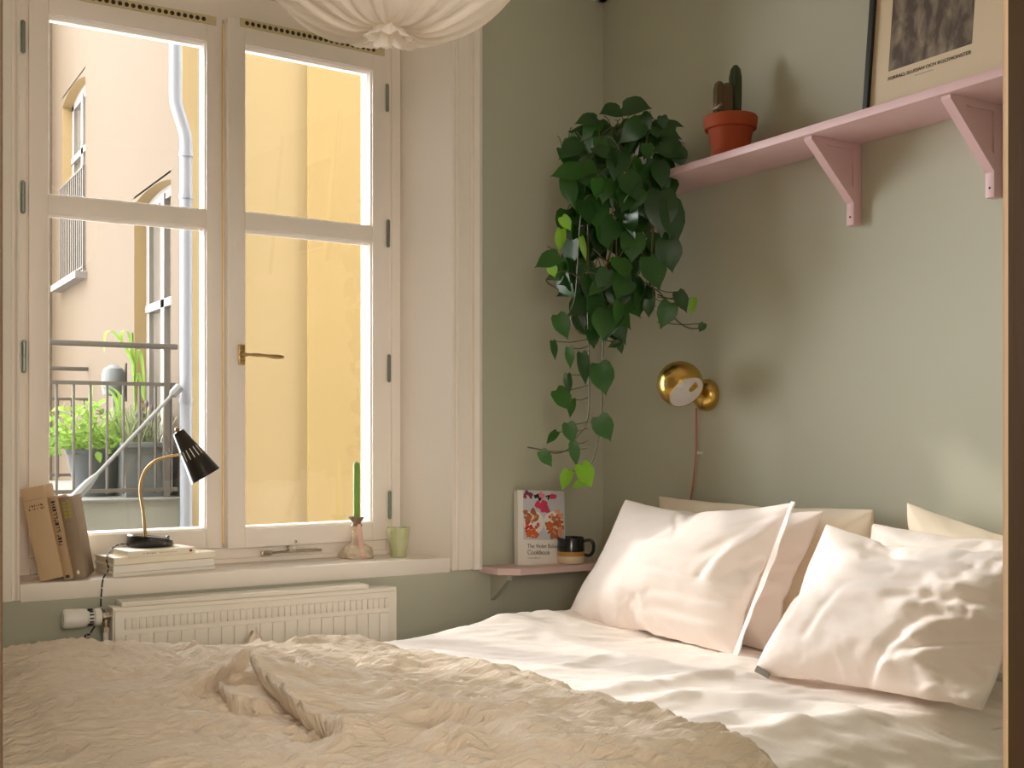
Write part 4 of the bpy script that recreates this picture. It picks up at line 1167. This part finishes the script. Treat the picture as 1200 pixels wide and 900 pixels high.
def gridsheet(name, x0, x1, y0, y1, step, hf, edge=None):
    nx = int((x1 - x0) / step); ny = int((y1 - y0) / step)
    verts = []; faces = []
    for i in range(nx + 1):
        for j in range(ny + 1): verts.append(hf(i / nx, j / ny))
    for i in range(nx):
        for j in range(ny):
            a = i * (ny + 1) + j; faces.append((a, a + ny + 1, a + ny + 2, a + 1))
    me = bpy.data.meshes.new(name); me.from_pydata(verts, [], faces); me.shade_smooth(); return me

def sidewrap(t, y_near, y_far, drop, rad):
    """t 0..1 goes near hem -> over the bed -> far hem. returns (y, z offset, inside flag)"""
    Lt = (y_far - y_near) + 2 * drop; s = t * Lt
    if s < drop: return (y_near, -(drop - s), 0)
    if s > Lt - drop: return (y_far, -(s - (Lt - drop)), 1)
    return (y_near + (s - drop), 0, .5)
def duv_f(i, j):
    x = -1.75 + i * (1.75 - .03)
    y, dz, k = sidewrap(j, BY1 - .035, BY0 + .015, .26, .04)
    if k == .5: z = duvet_h(x, y)
    else:
        z = duvet_h(x, y) + dz
        wv = .012 * math.sin(x * 14 + 2 * math.sin(x * 5)) * min(1, -dz / .15)
        y += (-1 if k == 0 else 1) * (.02 * (1 - math.exp(dz / .03)) + wv)
    return (x, y, z)
me = gridsheet('duvet', -1.75, -.03, 0, 2.1, .0075, duv_f)
me.materials.append(M['linen'])
DV = bpy.data.objects.new('duvet', me); COL.objects.link(DV)
tag(DV, 'rumpled white cotton duvet spread over the bed beneath the pillows', 'duvet')
sm = DV.modifiers.new('thick', 'SOLIDIFY'); sm.thickness = .012; sm.offset = -1

# beige muslin blanket --------------------------------------------------
eb = [(oz(395, 744, .63).x, BY0), (oz(470, 757, .63).x, oz(470, 757, .63).y), (oz(620, 792, .63).x, oz(620, 792, .63).y), (oz(800, 838, .63).x, oz(800, 838, .63).y), (oz(1000, 897, .62).x, oz(1000, 897, .62).y), (oz(1000, 897, .62).x + .03, BY1 - .05)]
def edge_x(y):
    for i in range(len(eb) - 1):
        if eb[i][1] >= y >= eb[i + 1][1]:
            t = (eb[i][1] - y) / (eb[i][1] - eb[i + 1][1] + 1e-9); return eb[i][0] + t * (eb[i + 1][0] - eb[i][0])
    return eb[0][0] if y > eb[0][1] else eb[-1][0]
ZB_ = .635
bl_r = [mkridge([(268, 797), (238, 815), (196, 842)], ZB_, .060, .018, .10, .05, .5),
        mkridge([(272, 822), (288, 838), (322, 841)], ZB_, .034, .09, .012, .2, .1),
        mkridge([(322, 806), (345, 822), (375, 843), (402, 866), (425, 895)], ZB_, .072, .085, .013, .12, .45),
        mkridge([(352, 778), (362, 796), (385, 806), (410, 812)], ZB_, .022, .05, .012, .3, .4),
        mkridge([(385, 896), (420, 878), (455, 868), (500, 876)], ZB_, .034, .05, .025, .3, .3),
        mkridge([(500, 884), (528, 871), (560, 895)], ZB_, .040, .045, .025, .3, .3),
        mkridge([(430, 850), (500, 838), (580, 846), (660, 872)], ZB_, .030, .06, .03, .3, .4),
        mkridge([(400, 822), (450, 812), (480, 830), (560, 850)], ZB_, .014, .04, .02, .3, .4),
        mkridge([(208, 746), (222, 737), (240, 760)], ZB_, .036, .03, .025, .15, .5),
        mkridge([(300, 748), (301, 742), (306, 770)], ZB_, .055, .020, .018, .0, .7),
        mkridge([(240, 758), (300, 745), (305, 752)], ZB_, .016, .03, .03, .3, .2),
        mkridge([(330, 757), (370, 752), (400, 750)], ZB_, .018, .03, .016, .3, .4),
        mkridge([(215, 765), (240, 783), (265, 800)], ZB_, .020, .022, .022, .3, .3),
        mkridge([(180, 770), (220, 760), (240, 762)], ZB_, .014, .02, .02, .4, .3),
        mkridge([(0, 838), (60, 806), (130, 800), (190, 812)], ZB_, .012, .08, .05, .2, .4),
        mkridge([(540, 775), (640, 815), (760, 850), (900, 890)], ZB_, .008, .014, .014, .1, .1),
        mkridge([(470, 775), (600, 822), (740, 868), (830, 900)], ZB_, .006, .012, .012, .1, .1)]
def blanket_h(x, y):
    u = x * C - y * S; v = x * S + y * C
    ex = edge_x(y)
    z = duvet_base(x, y) + .018 * sstep(0, .03, ex - x) + .004
    z += .050 * math.exp(-((x + 1.99) / .30) ** 2 - ((y + .45) / .35) ** 2)      # mound of bedding at the far foot end
    z += .030 * math.exp(-((x + 1.95) / .25) ** 2 - ((y + 1.0) / .30) ** 2)
    z += .018 * math.exp(-((x + 1.45) / .22) ** 2 - ((y + .95) / .16) ** 2)
    z += rsum(bl_r, x, y)
    w1 = fbm(x * 3, y * 3, 21) * .16
    z += .024 * fbm(u * 2.4, v * 4.2, 31)
    z += .024 * ridged((u + w1) * 3.0, (v + w1) * 7.5, 35, 3)
    z += .0075 * ridged((u + w1 * 1.5) * 7, (v + w1 * 1.5) * 20, 41, 3)
    lean_ = .35 * sstep(-1.5, -2.0, x)
    ph_ = (v - lean_ * u) * 150 + 9 * fbm(u * 3.2, v * 4.5, 61, 3)
    am_ = clampf(.55 + 1.1 * fbm(u * 4, v * 9, 67, 2), .1, 1.3)
    z += .0078 * am_ * (1 - 1.6 * abs(math.sin(ph_ * .5)))
    ph2 = (v + .45 * u) * 235 + 8 * fbm(u * 5, v * 6, 71, 3)
    z += .0034 * clampf(.5 + 1.4 * fbm(u * 6, v * 10, 77, 2), 0, 1.3) * (1 - 1.6 * abs(math.sin(ph2 * .5)))
    z += .0035 * ridged((u + w1) * 16, (v + w1) * 48, 47, 2)
    return z
BL0 = -2.26
def bl_f(i, j):
    y, dz, k = sidewrap(j, BY1 - .06, BY0 + .035, .20, .04)
    yy = min(max(y, BY1 - .05), BY0)
    ex = edge_x(yy) + .006 * noise.noise(Vector((yy * 30, 2, 0))) + .012 * noise.noise(Vector((yy * 6, 5, 0)))
    x = BL0 + i * (ex - BL0)
    z = blanket_h(x, y if k == .5 else yy)
    if k != .5:
        wv = .014 * math.sin(x * 17 + 2 * math.sin(x * 6)) * min(1, -dz / .12)
        z += dz; y += (-1 if k == 0 else 1) * (.022 * (1 - math.exp(dz / .03)) + wv)
    sx, sy = rshift(bl_r, x, yy)
    return (x + sx, y + sy, z)
me = gridsheet('blanket', BL0, -1.0, 0, 1.95, .0055, bl_f)
me.materials.append(M['muslin'])
BK = bpy.data.objects.new('blanket', me); COL.objects.link(BK)
tag(BK, 'crinkled beige muslin blanket thrown over the foot half of the bed', 'blanket')
sm = BK.modifiers.new('thick', 'SOLIDIFY'); sm.thickness = .005; sm.offset = -1

# ================================================================== PILLOWS (cloth-inflated)
def sim_pillow(nx, ny, w, h, pressure, seed, frames=26):
    bm = bmesh.new(); g = [{}, {}]
    for s in (0, 1):
        for i in range(nx + 1):
            for j in range(ny + 1):
                edge = i in (0, nx) or j in (0, ny)
                if s == 1 and edge: g[1][i, j] = g[0][i, j]; continue
                x = (i / nx - .5) * w; y = (j / ny - .5) * h
                z = (.004 if s == 0 else -.004) * (0 if edge else 1)
                n_ = noise.noise(Vector((x * 9, y * 9, seed * 7 + s * 3))) * .004
                g[s][i, j] = bm.verts.new((x, y, z + n_))
    for s in (0, 1):
        for i in range(nx):
            for j in range(ny):
                q = [g[s][i, j], g[s][i + 1, j], g[s][i + 1, j + 1], g[s][i, j + 1]]
                if s: q.reverse()
                bm.faces.new(q)
    me = bpy.data.meshes.new('p'); bm.to_mesh(me); bm.free()
    o = bpy.data.objects.new('p', me); COL.objects.link(o)
    m = o.modifiers.new('c', 'CLOTH'); st = m.settings
    st.quality = 6; st.mass = .15
    st.tension_stiffness = 30; st.compression_stiffness = 30; st.shear_stiffness = 8; st.bending_stiffness = .05
    st.use_pressure = True; st.uniform_pressure_force = pressure
    st.effector_weights.gravity = 0
    st.tension_damping = 10; st.compression_damping = 10; st.air_damping = 3
    m.point_cache.frame_end = frames + 2
    for f in range(1, frames + 1): SC.frame_set(f)
    me2 = bpy.data.meshes.new_from_object(o.evaluated_get(bpy.context.evaluated_depsgraph_get()))
    bpy.data.objects.remove(o)
    SC.frame_set(1)
    return me2
# hide nothing: the rest of the scene has no simulation, so only this mesh is advanced
shapes = []
for k_, pr_ in enumerate((2.2, 3.5, 4.5)):
    mm = sim_pillow(64, 46, .62, .46, pr_, k_ + 1)
    xs = [v.co.copy() for v in mm.vertices]
    mx_ = max(abs(v.x) for v in xs); my_ = max(abs(v.y) for v in xs); mz_ = max(abs(v.z) for v in xs)
    grid_uv = []
    for s_ in (0, 1):
        for i in range(65):
            for j in range(47):
                if s_ == 1 and (i in (0, 64) or j in (0, 46)): continue
                grid_uv.append((i / 32 - 1, j / 23 - 1))
    KU = .45
    shapes.append(([Vector((v.x / mx_ * KU + g_[0] * (1 - KU), v.y / my_ * KU + g_[1] * (1 - KU), v.z / mz_)) for v, g_ in zip(xs, grid_uv)], [tuple(p.vertices) for p in mm.polygons]))
def pillow(label, shp, TL, TR, BL_, BR_, thick, material='pillow', flip=(1, 1, 1), wr=1.0, seed=0, flange=0, group=None, sag=0.0, bulge=None):
    vs, fs = shapes[shp]
    TL, TR, BL_, BR_ = [Vector(q) for q in (TL, TR, BL_, BR_)]
    ctr = (TL + TR + BL_ + BR_) / 4
    n_ = ((BR_ - BL_).cross(TL - BL_)).normalized()
    if n_.dot(CAM - ctr) < 0: n_ = -n_
    out = []
    for v in vs:
        u = v.x * flip[0]; w = v.y * flip[1]; t = v.z * flip[2]
        a = (u + 1) / 2; c_ = (w + 1) / 2
        p = (BL_.lerp(BR_, a)).lerp(TL.lerp(TR, a), c_)
        fall = max(0, 1 - max(abs(u), abs(w)) ** 6)
        # heavier at the bottom
        tt = t * thick * (1 + sag * (-w) * .5)
        d_ = tt + wr * fall * (.006 * ridged(u * 1.6 + seed, w * 2.2 + u * .8, seed, 3) + .003 * fbm(u * 7, w * 7, seed + 4)) * (1 if t > 0 else .3)
        if bulge: d_ += bulge(u, w) * (1 if t > 0 else 0)
        p = p + n_ * d_ - VU * (.012 * sag * (1 - u * u) * max(0, w))
        out.append(p)
    e = empty('pillow', (ctr.x, ctr.y, min(BL_.z, BR_.z)), label, 'pillow', group)
    me = bpy.data.meshes.new('pillowcase'); org = ORIG[e.name]
    f2 = [tuple(reversed(f)) if flip[0] * flip[1] * flip[2] < 0 else f for f in fs]
    me.from_pydata([p - org for p in out], [], f2); me.shade_smooth(); me.materials.append(M[material])
    o = bpy.data.objects.new('pillowcase', me); COL.objects.link(o); o.parent = e; ORIG[o.name] = org
    ss = o.modifiers.new('s', 'SUBSURF'); ss.levels = 1; ss.render_levels = 1
    return e, n_
def hang(a, c, w0, w1, n1, nrm, name, parent, m_, zz=0):
    """flat stitched flange strip from a to c"""
    b = MB(); N = 30; prev = None
    for i in range(N + 1):
        t = i / N; p = Vector(a).lerp(Vector(c), t) + n1 * (.006 * math.sin(t * 9) * math.sin(PI * t))
        q_ = p + Vector(w0).lerp(Vector(w1), t) + nrm * (.004 * math.sin(t * 9 + 1) + .002 * math.sin(t * 31))
        r1 = b.v(p - nrm * .003); r2 = b.v(q_ - nrm * .002); r3 = b.v(q_ + nrm * .002); r4 = b.v(p + nrm * .004)
        if prev:
            for k in range(4): b.face([prev[k], prev[(k + 1) % 4], (r1, r2, r3, r4)[(k + 1) % 4], (r1, r2, r3, r4)[k]])
        prev = (r1, r2, r3, r4)
    return b.build(name, m_, parent)
def seg_crease(u, w, creases):
    v = 0
    for (x0, y0, x1, y1, dep, wd) in creases:
        dx, dy = x1 - x0, y1 - y0; l2 = dx * dx + dy * dy
        t = ((u - x0) * dx + (w - y0) * dy) / l2
        if t < -.2 or t > 1.2: continue
        k = sstep(-.2, .15, t) * sstep(1.2, .75, t)
        d = ((u - x0) * dy - (w - y0) * dx) / math.sqrt(l2)
        v += -dep * k * math.exp(-(d / wd) ** 2) + dep * .6 * k * math.exp(-((d - wd * 1.8) / (wd * 1.6)) ** 2)
    return v
CRL = [(.0, -.02, .5, -.10, .010, .03), (.5, -.10, .62, .35, .008, .04), (.5, -.10, .9, -.25, .008, .04), (.15, -.30, .85, -.36, .007, .05), (.2, -.52, .8, -.62, .007, .05), (-.5, -.6, -.42, -.95, .007, .04), (-.2, -.7, -.12, -.98, .007, .035), (-.75, -.7, -.7, -.95, .006, .035), (.45, .2, .8, .7, .009, .07), (.55, .6, .9, .8, .006, .04)]
GP = 'white pillows piled at the head of the bed'
# left pile: back, middle, front
pillow('cream pillow standing against the wall behind the left pile of pillows', 0,
       ox(772, 580, -.07), ox(1026, 596, -.07), ox(775, 745, -.11), ox(1026, 762, -.11), .07, 'pillowc', (1, 1, 1), .6, 1, group=GP)
pillow('plain white pillow wedged between the front left pillow and the cream one', 1,
       ox(765, 592, -.16), ox(968, 594, -.16), ox(740, 740, -.24), ox(905, 768, -.24), .085, 'pillow', (-1, 1, 1), .8, 5, group=GP)
fA, fN = pillow('large white pillow with a flat hem, frontmost on the left of the bed', 2,
       ox(731, 584, -.27), ox(936, 586, -.27), ox(655, 738, -.42), ox(862, 772, -.34), .085, 'pillow', (1, -1, 1), 1.2, 9, group=GP, sag=.5, bulge=lambda u, w: seg_crease(u, w, CRL))
e1_ = ox(928, 588, -.285); e2_ = ox(860, 766, -.355); wv_ = Vector((-.008, -.022, 0))
hang(e1_, e2_, wv_, wv_, Vector((0, 0, 0)), fN, 'hem', fA, 'pillow')
# right pile
pillow('cream pillow standing tilted against the wall at the far right', 1,
       ox(1062, 586, -.07), ox(1300, 660, -.07), ox(1050, 700, -.12), ox(1250, 780, -.12), .06, 'pillowc', (1, 1, 1), .7, 14, group=GP)
pillow('white pillow squashed flat behind the front right pillow', 0,
       ox(1022, 612, -.15), ox(1260, 640, -.15), ox(1000, 770, -.22), ox(1230, 800, -.22), .09, 'pillow', (1, -1, 1), 1.6, 18, group=GP)
def dent(u, w): return -.035 * math.exp(-((u - .75) / .35) ** 2 - ((w + .35) / .3) ** 2) + .028 * ridged(u * 3, w * 4, 3, 4) * sstep(.1, .6, u) + seg_crease(u, w, [(-.5, .75, .1, .62, .012, .05), (-.3, .2, .35, .35, .012, .07), (-.45, -.5, -.3, .1, .008, .04), (.1, -.9, .45, -.1, .014, .05), (.3, -.6, .9, -.1, .016, .05), (.2, .1, .9, .25, .014, .05)])
rA, rN = pillow('plump white pillow with a grey label, frontmost on the right of the bed', 1,
       ox(965, 612, -.27), ox(1245, 648, -.27), ox(880, 796, -.46), ox(1150, 838, -.40), .105, 'pillow', (-1, -1, 1), 1.5, 23, group=GP, sag=.6, bulge=dent)
pt = ox(893, 790, -.47)
b = MB(); pL0 = ox(886, 783, -.475); pL1 = ox(904, 796, -.475); dL = (pL1 - pL0).normalized(); nL = (Vector((-1, -.35, .25))).normalized(); uL = nL.cross(dL).normalized(); nL = dL.cross(uL); mtg = Matrix.Translation(pL0) @ Matrix((dL, nL, uL)).transposed().to_4x4()
b.box(0, .045, -.0012, .0012, -.008, .008, 0, mtg); b.build('care_label', 'tag', rA)['label'] = 'small grey care label'

# ================================================================== LIGHT
sun = bpy.data.lights.new('sun', 'SUN'); sun.energy = 2.0; sun.color = (1, .95, .88); sun.angle = R(1.8)
so = bpy.data.objects.new('sun', sun); COL.objects.link(so)
dsun = Vector((1, -2.0, -1.4)).normalized()
so.rotation_euler = dsun.to_track_quat('-Z', 'Y').to_euler(); so.location = (-4, 8, 8)
w = bpy.data.worlds.new('world'); SC.world = w; w.use_nodes = True
bg = w.node_tree.nodes['Background']; bg.inputs[0].default_value = (.97, .98, 1.0, 1); bg.inputs[1].default_value = 20.5
ar = bpy.data.lights.new('window_portal', 'AREA'); ar.shape = 'RECTANGLE'; ar.size = 1.3; ar.size_y = 1.8; ar.cycles.is_portal = True
ao = bpy.data.objects.new('window_portal', ar); COL.objects.link(ao); ao.location = (-1.33, .44, 1.67); ao.rotation_euler = (R(-90), 0, 0)
hl = bpy.data.lights.new('hall_fill', 'AREA'); hl.shape = 'RECTANGLE'; hl.size = 1.2; hl.size_y = 1.2; hl.energy = 62; hl.color = (1, .92, .83)
ho = bpy.data.objects.new('hall_fill', hl); COL.objects.link(ho); ho.location = (-2.6, -4.9, 1.75); ho.rotation_euler = (R(88), 0, R(-14))

SC.view_settings.view_transform = 'Standard'; SC.view_settings.look = 'None'
SC.view_settings.gamma = 1; SC.view_settings.use_curve_mapping = False
SC.view_settings.exposure = 0.0
SC.cycles.max_bounces = 10; SC.cycles.diffuse_bounces = 8; SC.cycles.transparent_max_bounces = 12
SC.cycles.use_denoising = True
SC.cycles.sample_clamp_indirect = 6
